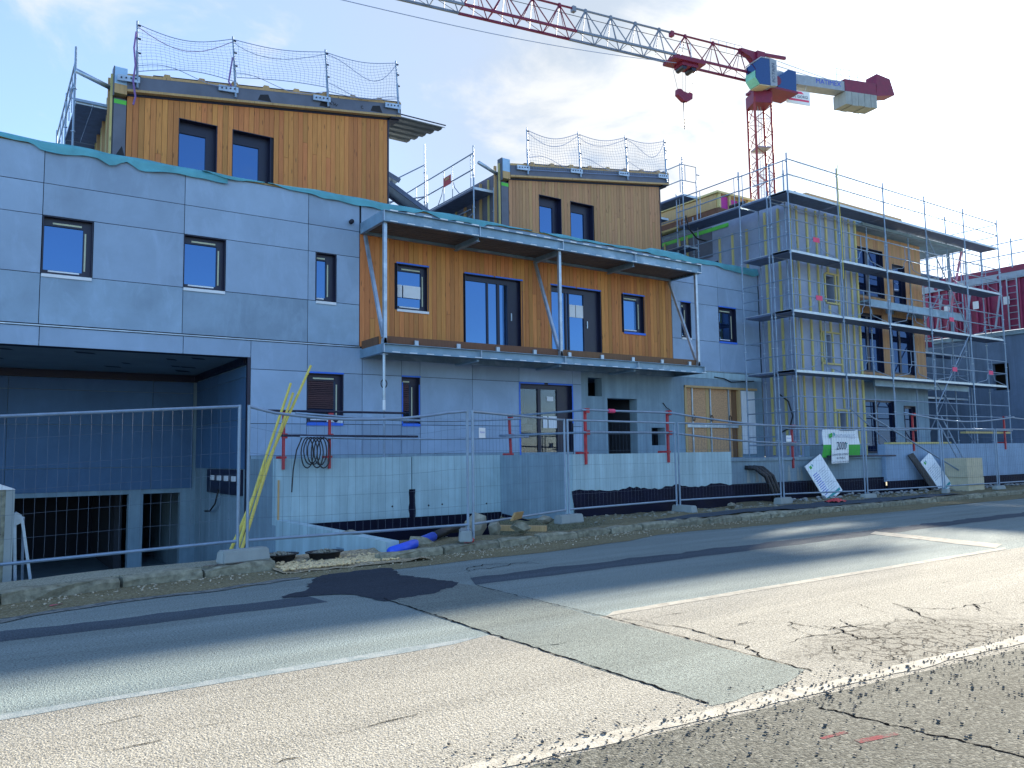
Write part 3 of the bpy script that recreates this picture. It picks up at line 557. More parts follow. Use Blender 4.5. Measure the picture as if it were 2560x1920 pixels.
def slider(x0, x1, panes, root=bld, see=False, z0=4.14, z1=6.30):
    h = z1-z0
    return window(root, x0, x1, z0, z1, FY, panes, None, (), [(-.01, .92, h-.008, h+.03), (.97, x1-x0+.015, h-.008, h+.03)], name='glazed_door', see=see)
d1 = slider(10.79, 12.67, [(.05, .76, .08, 2.0), (.81, 1.10, .08, 2.0), (1.18, 1.44, .08, 2.0)])
d2 = slider(13.66, 15.54, [(.05, .60, .08, 2.0), (.66, .72, .08, 2.0), (.76, 1.30, .08, 2.0)])
part('handle', MB().box(12.33, FY+.07, 5.15, 12.36, FY+.098, 5.36), 'galv', d1); part('handle', MB().box(15.06, FY+.07, 5.15, 15.09, FY+.098, 5.36), 'galv', d2)
part('paper_notice', MB().box(14.44, FY+.12, 5.45, 14.66, FY+.124, 5.82), 'white', d2); part('paper_notice', MB().box(14.68, FY+.12, 5.45, 14.98, FY+.124, 5.82), 'white', d2)
# ground-floor windows and the glazed entrance
g1 = std(6.48, 7.37, z0=2.235, z1=3.43, film='bluetape', blue=True); g2 = std(8.93, 9.435, True, True, 2.235, 3.44, 'bluetape')
part('tape', MB().box(8.925, FY-.02, 2.25, 8.955, FY-.0165, 3.30), 'bluetape', g2); part('tape', MB().box(9.40, FY-.02, 2.4, 9.43, FY-.0165, 3.25), 'bluetape', g2)
part('plastic_sheet', MB().grid(lambda u, v: (6.95+.40*u, FY-.04-.02*v, 2.28+.05*math.sin(u*9)*v-.03*u+.05*v), 10, 2), 'white', g1)
g3 = window(bld, 12.52, 14.38, 1.42, 3.42, FY, [(.07, .70, .05, 1.86), (.80, 1.38, .05, 1.86)], None, (), [(-.02, .85, 1.985, 2.03), (.98, 1.88, 1.985, 2.03), (-.02, .02, 0, 1.98), (1.84, 1.88, .9, 1.98)], see=True, name='glazed_door')
for q in ((13.40, 2.18, 13.56, 2.52), (13.60, 2.18, 13.90, 2.52), (13.55, 2.95, 13.78, 3.08)): part('paper_notice', MB().box(q[0], FY+.12, q[1], q[2], FY+.124, q[3]), 'white', g3)
# boarded doorway
ob = part('boarded_door', MB().box(19.06, FY+.10, 1.25, 21.60, FY+.13, 3.56), 'osb', bld, 'chipboard hoarding closing a wide doorway')
part('door_frame', MB().box(18.985, FY-.03, 1.25, 19.06, FY+.12, 3.6).box(21.6, FY-.03, 1.25, 21.675, FY+.12, 3.6).box(18.985, FY-.035, 3.53, 22.55, FY+.10, 3.60), 'timber', ob)
for x, m_ in ((19.42, 'brownwood'), (20.28, 'brownwood'), (21.18, 'brownwood')):
    part('strut', MB().box(x-.024, FY+.06, 1.25, x+.024, FY+.099, 3.53), 'galv', ob); part('cable_coil', MB().path([(x+.05*math.cos(a)+.02, FY+.04, 2.55+.10*math.sin(a)) for a in [i*.5 for i in range(30)]], .012), 'black', ob)
for x0, x1 in ((19.06, 19.2), (20.08, 20.22), (21.34, 21.58)): part('plank', MB().box(x0, FY+.085, 1.25, x1, FY+.0985, 3.52), 'timber' if x0 < 21 else 'brownwood', ob)
part('crossbar', MB().box(19.06, FY+.03, 2.24, 21.6, FY+.058, 2.36), 'galv', ob)
part('white_board', MB().box(21.72, FY-.02, 1.35, 22.42, FY+.002, 3.50), 'white', bld, 'white board leaning beside the boarded doorway')
cb = MB().path([(18.0, FY-.02, 3.0), (18.12, FY-.05, 2.85), (18.3, FY-.06, 2.76), (18.26, FY-.06, 2.62), (18.1, FY-.05, 2.60), (18.12, FY-.04, 2.72), (18.28, FY-.05, 2.78)], .014); part('cable_loop', cb, 'black', bld)
part('cable', MB().path([(20.4, FY-.03, 3.92), (20.9, FY-.04, 3.88), (21.2, FY-.04, 3.78), (21.8, FY-.04, 3.82), (22.4, FY-.03, 3.86)], .018), 'black', bld)
part('drain_spout', MB().path([(7.55, FY+.0, 7.19), (7.52, FY-.16, 7.17)], .055, 12), 'backing', bld, smooth=True)
# --- driveway passage
pY = 23.1
part('passage_soffit', MB().box(-9, FY+.02, 3.755, 5.19, pY+.2, 3.80), 'soffit', bld)
part('soffit_trim', MB().box(-9, pY-.06, 3.56, 5.19, pY+.0, 3.75).box(5.10, FY+.34, 3.58, 5.165, pY, 3.75).box(5.10, FY-.02, 1.0, 5.168, FY+.02, 3.705), 'frame', bld)
pr = MB(); rn = random.Random(4)
for k in range(13):
    x, y = rn.uniform(-1, 4.8), rn.uniform(18.6, 22.6); w = rn.uniform(.15, .4); pr.add([(x, y, 3.752), (x+w, y+.1, 3.752), (x+w+.1, y+.35, 3.752), (x+.1, y+.28, 3.752)], [(3, 2, 1, 0)])
part('soffit_print', pr, 'print_', bld)
part('passage_wall', MB().box(5.19, FY+.34, -2.2, 5.40, 34, 3.75), 'concrete_dark', bld); part('passage_wall', MB().holes(-9, 5.19, -2.2, 3.75, pY+.03, pY+.3, [(-9, 3.53, -2.2, .55), (3.88, 4.81, -2.2, .55)]), 'concrete_dark', bld)
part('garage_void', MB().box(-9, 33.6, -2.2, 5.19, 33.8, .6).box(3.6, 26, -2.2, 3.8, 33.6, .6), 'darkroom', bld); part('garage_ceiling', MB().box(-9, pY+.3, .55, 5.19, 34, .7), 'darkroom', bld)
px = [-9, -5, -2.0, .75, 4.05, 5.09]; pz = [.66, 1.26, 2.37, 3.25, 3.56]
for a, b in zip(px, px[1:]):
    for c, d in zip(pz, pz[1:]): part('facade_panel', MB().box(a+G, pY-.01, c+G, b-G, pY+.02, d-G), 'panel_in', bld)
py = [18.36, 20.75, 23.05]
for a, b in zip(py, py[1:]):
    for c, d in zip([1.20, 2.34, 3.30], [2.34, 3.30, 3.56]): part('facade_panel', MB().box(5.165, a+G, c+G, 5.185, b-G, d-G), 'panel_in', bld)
mbx = part('meter_box', MB().box(5.13, 18.5, .60, 5.188, 21.6, 1.19), 'frame', bld)
for k in range(4): part('meter', MB().box(5.08, 18.9+.65*k, .92, 5.13, 19.12+.65*k, 1.04), 'white', mbx)
part('cable', MB().path([(5.1, 20.3, .7), (5.05, 20.4, .35), (5.05, 20.9, .15), (5.05, 21.4, .12)], .02), 'black', bld)
# --- teal membrane lapped over the parapet
def lap(x0, x1, pts, seed, y=FY):
    """pts: (x, ztop, zbot) along the parapet"""
    rn = random.Random(seed); n = int((x1-x0)/.12); mb = MB()
    def it(x, k):
        for a, b in zip(pts, pts[1:]):
            if a[0] <= x <= b[0]: t = (x-a[0])/(b[0]-a[0]); t = t*t*(3-2*t); return a[k]+(b[k]-a[k])*t
        return pts[-1][k]
    rows = []
    for i in range(n+1):
        x = x0+(x1-x0)*i/n; zt, zb = it(x, 1), it(x, 2); o = .02*math.sin(x*3.7)+.012*math.sin(x*9.1+1)+rn.uniform(-.006, .006)
        rows.append([(x, y+.34, zt-.02), (x, y-.03, zt+.008*math.sin(x*5)), (x, y-.055+o*.5, zt+(zb-zt)*.35), (x+.03*math.sin(x*4), y-.06-o, zt+(zb-zt)*.7), (x+.03*math.sin(x*4), y-.05-abs(o)*1.4, zb+.012*math.sin(x*8))])
    m_ = len(rows[0]); mb.add([p for r in rows for p in r], [(i*m_+k, i*m_+k+1, (i+1)*m_+k+1, (i+1)*m_+k) for i in range(n) for k in range(m_-1)])
    part('parapet_membrane', mb, 'teal', bld, smooth=True)
lap(-9.3, 4.60, [(-9.3, 7.9, 7.65), (-1, 7.86, 7.72), (.0, 7.86, 7.74), (.75, 7.84, 7.74), (1.05, 7.83, 7.60), (1.9, 7.84, 7.66), (2.2, 7.82, 7.55), (2.55, 7.82, 7.68), (2.8, 7.82, 7.56), (3.6, 7.81, 7.63), (4.2, 7.80, 7.60), (4.6, 7.80, 7.60)], 1)
lap(4.05, 5.4, [(4.05, 7.815, 7.78), (4.8, 7.80, 7.70), (5.2, 7.79, 7.76), (5.4, 7.79, 7.78)], 2, FY-.01)
lap(5.5, 9.65, [(5.5, 7.80, 7.77), (6.1, 7.82, 7.72), (6.9, 7.84, 7.66), (7.7, 7.83, 7.63), (8.5, 7.82, 7.62), (9.2, 7.82, 7.69), (9.65, 7.81, 7.78)], 3)
lap(9.5, 13.0, [(9.5, 7.82, 7.76), (10.2, 7.84, 7.64), (10.9, 7.84, 7.70), (11.2, 7.83, 7.55), (11.5, 7.82, 7.74), (13.0, 7.80, 7.76)], 4)
lap(13.3, 22.84, [(13.3, 7.80, 7.77), (14.2, 7.83, 7.72), (15.5, 7.81, 7.74), (17.3, 7.83, 7.74), (17.7, 7.92, 7.72), (18.8, 7.93, 7.68), (19.4, 7.86, 7.66), (20.5, 7.85, 7.70), (21.4, 7.84, 7.62), (22.5, 7.84, 7.56), (22.84, 7.86, 7.62)], 5)

# ================================================================== STEEL BALCONY AND CANOPY
bal = thing('steel_balcony', 'galvanised steel balcony with flat canopy, posts and raking struts on timber bay', 'balcony', (13.2, 17.2, 3.8))
BX0, BX1, BF = 7.80, 18.50, 16.72
def channel(mb, a, b, h, fl=.09, t=.012, face=(0, -1, 0)):
    """C-section beam from a to b (centre line of the web), flanges pointing away from face"""
    a = Vector(a); b = Vector(b); n = -Vector(face)
    mb.bar(a, b, t, h); mid = n*fl/2
    for s in (-1, 1): mb.bar(a+mid+Vector((0, 0, s*(h/2-t/2))), b+mid+Vector((0, 0, s*(h/2-t/2))), fl, t)
def edgebeam(z, h, nm):
    mb = MB(); channel(mb, (BX0, BF, z), (BX1, BF, z), h, face=(0, 1, 0)); b = part(nm, mb, 'steelbeam', bal)
    for x in (BX0+.012, 10.45, 13.1, 15.75, BX1-.012): part('stiffener', MB().box(x-.008, BF-.085, z-h/2+.013, x+.008, BF-.007, z+h/2-.013), 'galv', b)
    for s, x in ((-1, BX0), (1, BX1)):
        mb = MB(); mb.box(x-.006 if s < 0 else x-.006, BF+.008, z-h/2, x+.006, FY-.02, z+h/2); mb.box(min(x, x-s*.085), BF+.008, z+h/2-.012, max(x, x-s*.085), FY-.02, z+h/2).box(min(x, x-s*.085), BF+.008, z-h/2, max(x, x-s*.085), FY-.02, z-h/2+.012); part('side_beam', mb, 'steelbeam', bal)
    return b
cb_ = edgebeam(7.06, .27, 'canopy_beam'); bb_ = edgebeam(3.94, .21, 'balcony_beam')
for k in range(24):
    x = BX0+.16+.449*k
    part('clip', MB().box(x, BF-.095, 7.185, x+.2, BF+.005, 7.215), 'white', cb_); part('clip', MB().box(x, BF-.092, 6.937, x+.2, BF-.084, 6.957), 'white', cb_)
    if k % 1 == 0: part('clip', MB().box(x+.05, BF-.092, 3.846, x+.25, BF-.085, 3.864), 'white', bb_)
# corrugated deck of the canopy
mb = MB(); y = BF+.10; prof = []
while y < FY-.1: prof += [(y, 6.985), (y+.05, 6.985), (y+.07, 7.035), (y+.13, 7.035), (y+.15, 6.985)]; y += .15
n = len(prof); mb.add([(x, py_, pz_) for x in (BX0+.02, BX1-.02) for py_, pz_ in prof], [(i, i+1, n+i+1, n+i) for i in range(n-1)]); part('canopy_deck', mb, 'deckdark', bal)
part('canopy_top', MB().box(BX0+.02, BF+.02, 7.10, BX1-.02, FY-.03, 7.13), 'roofsheet', bal)
part('wall_beam', MB().box(BX0, FY-.11, 6.92, BX1, FY-.02, 6.98), 'steelbeam', bal); part('wall_beam', MB().box(BX0, FY-.11, 3.84, BX1, FY-.03, 4.04), 'steelbeam', bal)
for x in (10.45, 13.05, 15.75):
    mb = MB(); mb.box(x-.006, BF+.02, 6.84, x+.006, FY-.11, 6.98).box(x-.05, BF+.02, 6.828, x+.05, FY-.11, 6.84); part('cross_beam', mb, 'steelbeam', bal); part('cross_beam', MB().box(x-.04, BF+.1, 3.78, x+.04, FY-.11, 3.84), 'steelbeam', bal)
part('balcony_deck', MB().box(BX0+.02, BF+.1, 3.99, BX1-.02, FY-.06, 4.03), 'deckdark', bal)
for x in (7.89, 13.05, 18.36):
    part('post', MB().box(x-.04, BF+.02, 4.05, x+.04, BF+.10, 6.93), 'galv', bal)
    part('strut', MB().bar((x, FY-.10, 6.88), (x, BF+.14, 4.22), .075, .075, (1, 0, 0)), 'galv', bal)
    part('base_plate', MB().extrude([(x-.045, BF+.02, 4.05), (x+.045, BF+.02, 4.05), (x+.03, BF+.02, 4.19), (x-.03, BF+.02, 4.19)], (0, .16, 0)), 'galv', bal)
for a, b in ((7.95, 13.0), (13.1, 18.44)): part('kickboard', MB().box(a, BF+.12, 4.05, b, BF+.15, 4.25), 'brownwood', bal); part('kickboard', MB().box(a, BF+.16, 4.215, b, BF+.26, 4.245), 'brownwood', bal)
part('kickboard', MB().box(7.82, BF+.28, 4.05, 7.85, FY-.06, 4.25), 'brownwood', bal)
for k in range(9): x = 8.72+1.16*k; part('rail_stub', MB().box(x-.05, BF+.06, 4.05, x+.05, BF+.116, 4.18), 'galv', bal)
# steel prop under the balcony corner
pp = thing('shoring_prop', 'thin grey telescopic prop standing under the near corner of the balcony', 'prop', (7.87, BF+.06, 1.43))
part('inner_tube', MB().tube((7.87, BF+.06, 1.43), (7.87, BF+.06, 2.62), .024, 10), 'tube', pp); part('outer_tube', MB().tube((7.87, BF+.06, 2.5), (7.87, BF+.06, 3.82), .034, 10), 'galv', pp); part('collar', MB().path([(7.87+.075*math.cos(a), BF+.06, 3.12+.10*math.sin(a)) for a in [i*.45 for i in range(15)]], .012), 'black', pp); part('label_sleeve', MB().tube((7.87, BF+.06, 2.52), (7.87, BF+.06, 2.74), .036, 10), 'white', pp)
for z in (1.432, 3.80): part('plate', MB().box(7.80, BF-.01, z, 7.94, BF+.13, z+.008), 'galv', pp)
# ================================================================== ROOFTOP TIMBER VOLUMES
PY = 19.6
def penthouse(x0, x1, label, mat, seed, prints=True):
    t = thing('rooftop_dwelling', label, 'building', ((x0+x1)/2, PY+3, 7.35)); w = x1-x0; B = 27.0
    zt = lambda x: 9.88+.145*(x-x0)          # underside of the sloping roof
    wins = [(x0+1.13, x0+2.02, 7.36, 9.57), (x0+2.38, x0+3.34, 7.36, 9.57)]
    mb = MB().holes(x0, x1, 7.36, 9.86, PY+.02, PY+.2, wins); mb.extrude([(x0, PY+.02, 9.86), (x1, PY+.02, 9.86), (x1, PY+.02, zt(x1)), (x0, PY+.02, zt(x0)+.0)], (0, .18, 0))
    mb.box(x1-.2, PY+.2, 7.36, x1, B, zt(x1)-.03); mb.box(x0, B, 7.36, x1, B+.2, 9.8)
    part('inner_wall', mb, 'backing', t)
    boards(t, x0+.0, x1-.03, 7.36, lambda x: zt(x)-.06, PY+.01, wins, .126, mat, seed)
    part('corner_trim', MB().extrude([(x1-.03, PY-.02, 7.36), (x1+.015, PY-.02, 7.36), (x1+.015, PY-.02, zt(x1)-.02), (x1-.03, PY-.02, zt(x1)-.02)], (0, .3, 0)), 'frame', t)
    for (a, b, c, d), pn in zip(wins, ([(.03, .66, .1, 1.92)], [(.05, .70, .1, 1.92)])): window(t, a, b, c, d, PY, pn, None, depth=.2)
    # left gable: membrane, tape and vertical battens
    sx = x0-.30; g = lambda: None
    side = MB().extrude([(sx, PY+.1, 7.36), (sx, B, 7.36), (sx, B, 9.95), (sx, PY+.1, 9.95)], (.28, 0, 0)); part('side_wall', side, 'sidetarp', t)
    part('corner_membrane', MB().box(sx+.03, PY-.005, 7.36, x0-.012, PY+.099, 9.72), 'sidetarp', t); part('green_tape', MB().box(sx+.03, PY-.010, 9.60, x0-.012, PY-.006, 9.70).box(sx+.02, PY-.011, 9.9, sx+.05, PY-.006, 10.4), 'greentape', t)
    if prints: part('printed_mark', MB().add([(sx+.08, PY-.008, 8.35), (sx+.20, PY-.008, 8.12), (sx+.29, PY-.008, 8.35), (sx+.22, PY-.008, 8.62)], [(0, 1, 2, 3)]), 'print_', t)
    ys = [PY+.0, PY+.20, PY+.62, PY+1.05, PY+1.5, PY+2.0, PY+2.6, PY+3.2, PY+3.9]
    for k, yy in enumerate(ys):
        z1 = 10.28-.02*k if k < 2 else 9.95
        part('batten', MB().box(sx-.045-.03*(k % 2), yy, 7.36, sx-.002, yy+.06, z1), 'timber' if k % 2 else 'batten', t)
    part('waste_pipe', MB().tube((sx-.02, PY+.16, 10.0), (sx-.75, PY+.05, 10.18), .055, 12), 'galv', t, smooth=True)
    # roof: fascia membrane between timber strips, sheets and rafters above
    f0, f1 = x0-.02, x1+.32; zf = lambda x: zt(x)
    def strip(nm, za, zb, ya, yb, mt, a=f0, b=f1): part(nm, MB().extrude([(a, ya, zf(a)+za), (b, ya, zf(b)+za), (b, ya, zf(b)+zb), (a, ya, zf(a)+zb)], (0, yb-ya, 0)), mt, t)
    strip('soffit_gap', -.055, .0, PY-.02, PY+.3, 'frame'); strip('lower_strip', .0, .055, PY-.16, PY+.2, 'timber'); strip('fascia_membrane', .055, .36, PY-.15, PY+.2, 'greytarp'); strip('upper_strip', .36, .42, PY-.155, PY+.2, 'timber'); strip('roof_sheet', .425, .47, PY-.10, B, 'backing', f0+.55, f1)
    strip('roof_slab', .0, .35, PY+.2, B, 'greytarp')
    strip('end_soffit', -.03, .0, PY-.15, B, 'frame', x1+.02, f1)
    part('fascia_end', MB().box(x0-.28, PY-.13, 9.80, x0-.021, PY+.15, 10.02), 'timber', t); part('sky_blue_sheet', MB().box(x0-.28, PY-.12, 10.02, x0-.021, PY+.12, 10.42), 'bluetarp', t); part('corner_upstand', MB().box(x0-.30, PY-.10, 9.75, x0-.281, PY+.15, 10.44), 'sidetarp', t)
    for k in range(8):
        x = f0+.75+.78*k; part('rafter_end', MB().extrude([(x, PY-.12, zf(x)+.42), (x+.20, PY-.12, zf(x)+.445), (x+.16, PY-.12, zf(x)+.53), (x+.04, PY-.12, zf(x)+.52)], (0, .5, 0)), 'timber', t)
    if prints:
        rn = random.Random(3); y = PY-.153
        for x, s in ((x0+2.95, 1), (x0+4.55, .9), (x0+6.0, 1.05)):
            z = zf(x)+.10; part('printed_mark', MB().add([(x, y, z), (x+.34*s, y, z+.02), (x+.26*s, y, z+.20*s), (x+.06*s, y, z+.15*s)], [(0, 1, 2, 3)]), 'print_', t)
        part('printed_letters', textmb('cw', .2, frame_mtx((x0+4.95, y, zf(x0+4.95)+.2), (1, 0, -.25), (.25, 0, 1))), 'print_', t); part('printed_letters', textmb('c', .2, frame_mtx((x0+5.75, y, zf(x0+5.75)+.19), (1, 0, .15), (-.15, 0, 1))), 'print_', t)
    return t, zf, f0, f1
pA, zA, a0, a1 = penthouse(2.72, 9.32, 'nearer orange timber dwelling on the flat roof, behind the first safety net', 'clad', 5)
pB, zB, b0, b1 = penthouse(13.35, 19.78, 'farther paler timber dwelling on the flat roof, beyond the canopy', 'clad2', 6, False)
# the near one has a long roof sheet sticking out past its right end
sh = MB(); P = []
for k in range(5): y = PY+.25+.32*k; P += [(y, 0), (y+.05, .05), (y+.11, .05), (y+.16, 0), (y+.32, 0)]
n = len(P); xa, xb = 9.66, 11.3
sh.add([(x-(.0 if x < 10 else .09*i*.22), y_, 11.08+.0*(x-9.6)+dz) for x in (xa, xb) for i, (y_, dz) in enumerate(P)], [(i, i+1, n+i+1, n+i) for i in range(n-1)]); part('overhanging_sheet', sh, 'roofsheet', pA, 'ribbed roof sheet jutting past the gable'); part('sheet_edge', MB().box(9.66, PY+.2, 11.135, 11.28, PY+.23, 11.16), 'frame', pA)
# --- safety nets on posts along each roof edge
def safety_net(x0, zf, xs, hs, label, seed, ropes, lean=.10, postmat='tube'):
    t = thing('safety_net', label, 'safety net', (xs[1], PY-.2, zf(xs[1])+.3)); y0 = PY-.2; rn = random.Random(seed); tops = []; bots = []
    for i, (x, h) in enumerate(zip(xs, hs)):
        zb = zf(x)+.18; lx = -lean*(1 if i else .4); tp = Vector((x+lx, y0-.02, zb+h)); bt = Vector((x, y0, zb)); tops.append(tp); bots.append(bt)
        mb = MB().tube(bt-Vector((0, 0, .1)), bt+(tp-bt)*.55, .030, 9).tube(bt+(tp-bt)*.5, tp+(tp-bt)*.05, .022, 9); p = part('post', mb, postmat, t)
        for q in (.12, .52, .76, .98): c = bt+(tp-bt)*q; part('hook', MB().box(c.x-.015, c.y-.02, c.z-.015, c.x+.075, c.y+.02, c.z+.012), 'frame', p)
        part('bracket', MB().extrude([(x-.42, y0+.03, zf(x-.42)+.22), (x+.05, y0+.03, zf(x)+.20), (x+.05, y0+.03, zf(x)+.34), (x-.42, y0+.03, zf(x-.42)+.36)], (0, -.06, 0)), 'galv', t)
        for k in range(4): c = (x-.34+.1*k, y0-.032, zf(x-.34+.1*k)+.285); part('bolt', MB().tube((c[0], c[1], c[2]), (c[0], c[1]-.012, c[2]), .02, 8), 'frame', t)
    for s in range(3):
        A, Bq, C, D = tops[s], tops[s+1], bots[s], bots[s+1]; sagT, sagB, lift = ropes[s]
        def pt(u, v):
            top = A+(Bq-A)*u-Vector((0, 0, sagT*math.sin(math.pi*u))); bot = C+(D-C)*u+Vector((0, 0, lift+sagB*math.sin(math.pi*u)))
            return top+(bot-top)*v+Vector((.02*math.sin(v*7+u*5), .07*math.sin(u*9+v*4+s)*math.sin(math.pi*v), .03*math.sin(u*11+s*2)*math.sin(math.pi*v)))
        mb = MB(); nu, nv = 22, 13
        for i in range(nu+1): mb.path([pt(i/nu, j/10) for j in range(11)], .0035, 3, False)
        for j in range(1, nv): mb.path([pt(i/12, j/nv) for i in range(13)], .0035, 3, False)
        part('net', mb, 'net', t, stuff=True)
        for v in (0, 1): part('border_rope', MB().path([pt(i/16, v) for i in range(17)], .010, 5), 'rope', t)
        part('slack_rope', MB().path([A+(Bq-A)*u-Vector((0, 0, .06+[.42, .30, .55][s]*math.sin(math.pi*u**[1.0, .8, 1.7][s]))) for u in [i/16 for i in range(17)]], .008, 5), 'rope2' if seed == 1 and s == 0 else 'rope', t)
        part('slack_rope', MB().path([C+(D-C)*u+Vector((0, -.03, .42+.12*math.sin(u*6+s)-.2*u)) for u in [i/16 for i in range(17)]], .008, 5), 'rope', t)
    return t
nA = safety_net(2.7, zA, [2.90, 5.12, 7.50, 9.55], [1.42, 1.36, 1.36, 1.32], 'safety net on four posts along the roof edge of the nearer timber dwelling', 1, [(.22, .15, .30), (.10, .05, .42), (.12, -.1, .32)])
part('rope_bundle', MB().path([(2.84, PY-.24, 11.3), (2.80, PY-.26, 10.9), (2.84, PY-.25, 10.5), (2.80, PY-.26, 10.1), (2.86, PY-.24, 9.75), (2.82, PY-.24, 9.55)], .022, 6), 'rope2', nA); part('rope_bundle', MB().path([(5.02, PY-.22, 11.3), (4.96, PY-.24, 10.9), (4.93, PY-.24, 10.65), (5.0, PY-.24, 10.55)], .02, 6), 'rope2', nA)
nB = safety_net(13.3, zB, [13.95, 16.05, 18.10, 19.95], [1.30, 1.32, 1.34, 1.34], 'safety net on four posts along the roof edge of the farther timber dwelling', 2, [(.22, .0, .05), (.16, .0, .05), (.12, .0, .05)])
# ================================================================== SCAFFOLDING
def couplers(p, mb_pts, r=.04):
    for c in mb_pts: part('coupler', MB().box(c[0]-r, c[1]-r, c[2]-.02, c[0]+r, c[1]+r, c[2]+.02), 'galv', p)
def standard(t, x, y, z0, z1, r=.0242, rings=True):
    p = part('standard', MB().tube((x, y, z0), (x, y, z1), r, 9), 'tube', t, smooth=False)
    if rings:
        z = z0+.5
        while z < z1-.1: part('rosette', MB().tube((x, y, z-.006), (x, y, z+.006), r*2.1, 8), 'galv', p); z += 1.0
    return p
def rail(t, a, b, r=.0205, nm='guard_rail', mat='tube'): return part(nm, MB().tube(a, b, r, 7), mat, t)
def deck(t, x0, y0, x1, y1, z, th=.07):
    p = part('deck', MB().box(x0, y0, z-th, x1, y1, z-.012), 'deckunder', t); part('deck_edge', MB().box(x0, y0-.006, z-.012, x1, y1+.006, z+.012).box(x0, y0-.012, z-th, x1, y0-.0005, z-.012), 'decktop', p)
    return p
def frame_guard(t, x0, x1, y, z, side='y', tag=False):
    """prefabricated guard frame: bent legs rising to a small centre frame"""
    xm = (x0+x1)/2; w = .16
    def P(u, h): return (u, y, z+h) if side == 'y' else (y, u, z+h)
    mb = MB()
    for s, e in ((-1, x0), (1, x1)): mb.path([P(xm+s*w, .98), P(xm+s*w, .46), P(xm+s*(w+.11), .36), P(xm+s*(w+.12), .24), P(xm+s*(w+.2), .17), P(e-s*.22, .02)], .014, 6)
    mb.tube(P(xm-w, .62), P(xm+w, .62), .010, 5)
    for e, s in ((x0, 1), (x1, -1)): mb.tube(P(e+s*.10, .0), P(e+s*.10, 1.0), .012, 6)
    p = part('guard_frame', mb, 'tube', t)
    if tag: part('tag', MB().box(xm-.17, y-.03, z+.40, xm+.17, y-.022, z+.56), 'pink', p)
    return p
# left rooftop scaffold beside the nearer dwelling
s1 = thing('scaffolding', 'small scaffold bay left of the nearer timber dwelling, seen above the parapet', 'scaffolding', (1.9, 20.5, 7.35), 'scaffolding around the site')
for (x, y, z1) in ((1.68, 19.9, 10.85), (2.44, 19.9, 9.75), (1.72, 22.4, 10.75), (2.44, 22.4, 9.7), (1.72, 25.0, 10.7)): standard(s1, x, y, 7.36, z1)
deck(s1, 1.72, 19.92, 2.05, 22.38, 9.60); deck(s1, 2.07, 19.92, 2.42, 22.38, 9.60); deck(s1, 1.74, 22.42, 2.42, 24.9, 9.60)
part('transom', MB().bar((1.68, 19.88, 9.60), (2.46, 19.88, 9.60), .05, .06), 'tube', s1)
for z in (10.10, 10.55): rail(s1, (1.69, 19.9, z), (1.72, 25.0, z))
for yy in (20.3, 20.75, 21.3, 23.0, 23.6): rail(s1, (1.70, yy, 9.62), (1.70, yy, 10.55), .012, 'baluster')
part('hook_bracket', MB().path([(1.68, 20.25, 10.1), (1.62, 20.2, 9.9), (1.60, 20.1, 9.72), (1.68, 20.0, 9.66)], .016, 6), 'tube', s1)
rail(s1, (1.68, 19.9, 8.4), (2.44, 22.4, 9.4), nm='brace')
# middle rooftop scaffold between the two dwellings
s2 = thing('scaffolding', 'scaffold walkway between the two timber dwellings, with a red warning plate', 'scaffolding', (12.2, 20.5, 7.35), 'scaffolding around the site')
for (x, y, z1) in ((12.28, 19.9, 10.78), (13.0, 19.9, 9.6), (12.25, 22.95, 11.85), (13.0, 22.95, 9.6)): standard(s2, x, y, 7.36, z1)
standard(s2, 12.25, 26.0, 7.36, 10.8); rail(s2, (12.18, 22.7, 9.5), (12.18, 22.7, 10.7), .018, 'baluster')
deck(s2, 12.3, 19.92, 12.98, 22.9, 9.50); deck(s2, 12.3, 22.97, 12.98, 25.9, 9.50)
for z in (10.05, 10.55): rail(s2, (12.28, 19.9, z), (12.25, 26.0, z))
for yy in (20.05, 21.15, 21.7, 22.8, 23.6, 24.4): rail(s2, (12.27, yy, 9.52), (12.27, yy, 10.55), .012, 'baluster')
part('warning_plate', MB().box(12.24, 21.2, 9.98, 12.248, 21.68, 10.28), 'red', s2, 'red warning plate with pale lettering'); part('plate_stripe', MB().box(12.234, 21.3, 10.16, 12.239, 21.58, 10.24), 'timber', s2)
for yy, e in ((21.1, -1), (21.75, 1)): part('bent_leg', MB().path([(12.27, yy, 10.0), (12.27, yy+e*.08, 9.8), (12.28, yy+e*.35, 9.53)], .014, 6), 'tube', s2)
rail(s2, (12.28, 19.9, 8.7), (13.0, 22.9, 8.7), nm='brace'); rail(s2, (12.28, 20.1, 8.85), (12.28, 22.9, 8.85), nm='ledger')
# far gangways glimpsed right behind the nearer gable
s3 = thing('scaffolding', 'far scaffold gangway and stair seen just right of the nearer gable', 'scaffolding', (11.2, 23.5, 7.35), 'scaffolding around the site')
for (x, y, z1) in ((9.9, 23.2, 10.9), (11.6, 24.6, 10.6)): standard(s3, x, y, 7.36, z1)
for (x0, y0, z0, x1, y1, z1) in ((9.9, 22.6, 10.75, 11.0, 22.3, 10.15), (10.3, 21.6, 9.75, 12.0, 21.4, 8.75)):
    p = part('gangway', MB().extrude([(x0, y0, z0), (x1, y1, z1), (x1, y1+.6, z1), (x0, y0+.6, z0)], (0, 0, .05)), 'decktop', s3); part('gangway_edge', MB().bar((x0, y0-.03, z0), (x1, y1-.03, z1), .04, .14), 'deckunder', p); part('gangway_edge', MB().bar((x0, y0+.63, z0), (x1, y1+.63, z1), .04, .14), 'deckunder', p)
rail(s3, (10.4, 22.5, 9.9), (12.2, 22.9, 11.1)); rail(s3, (9.9, 22.4, 9.2), (12.2, 22.8, 10.0))
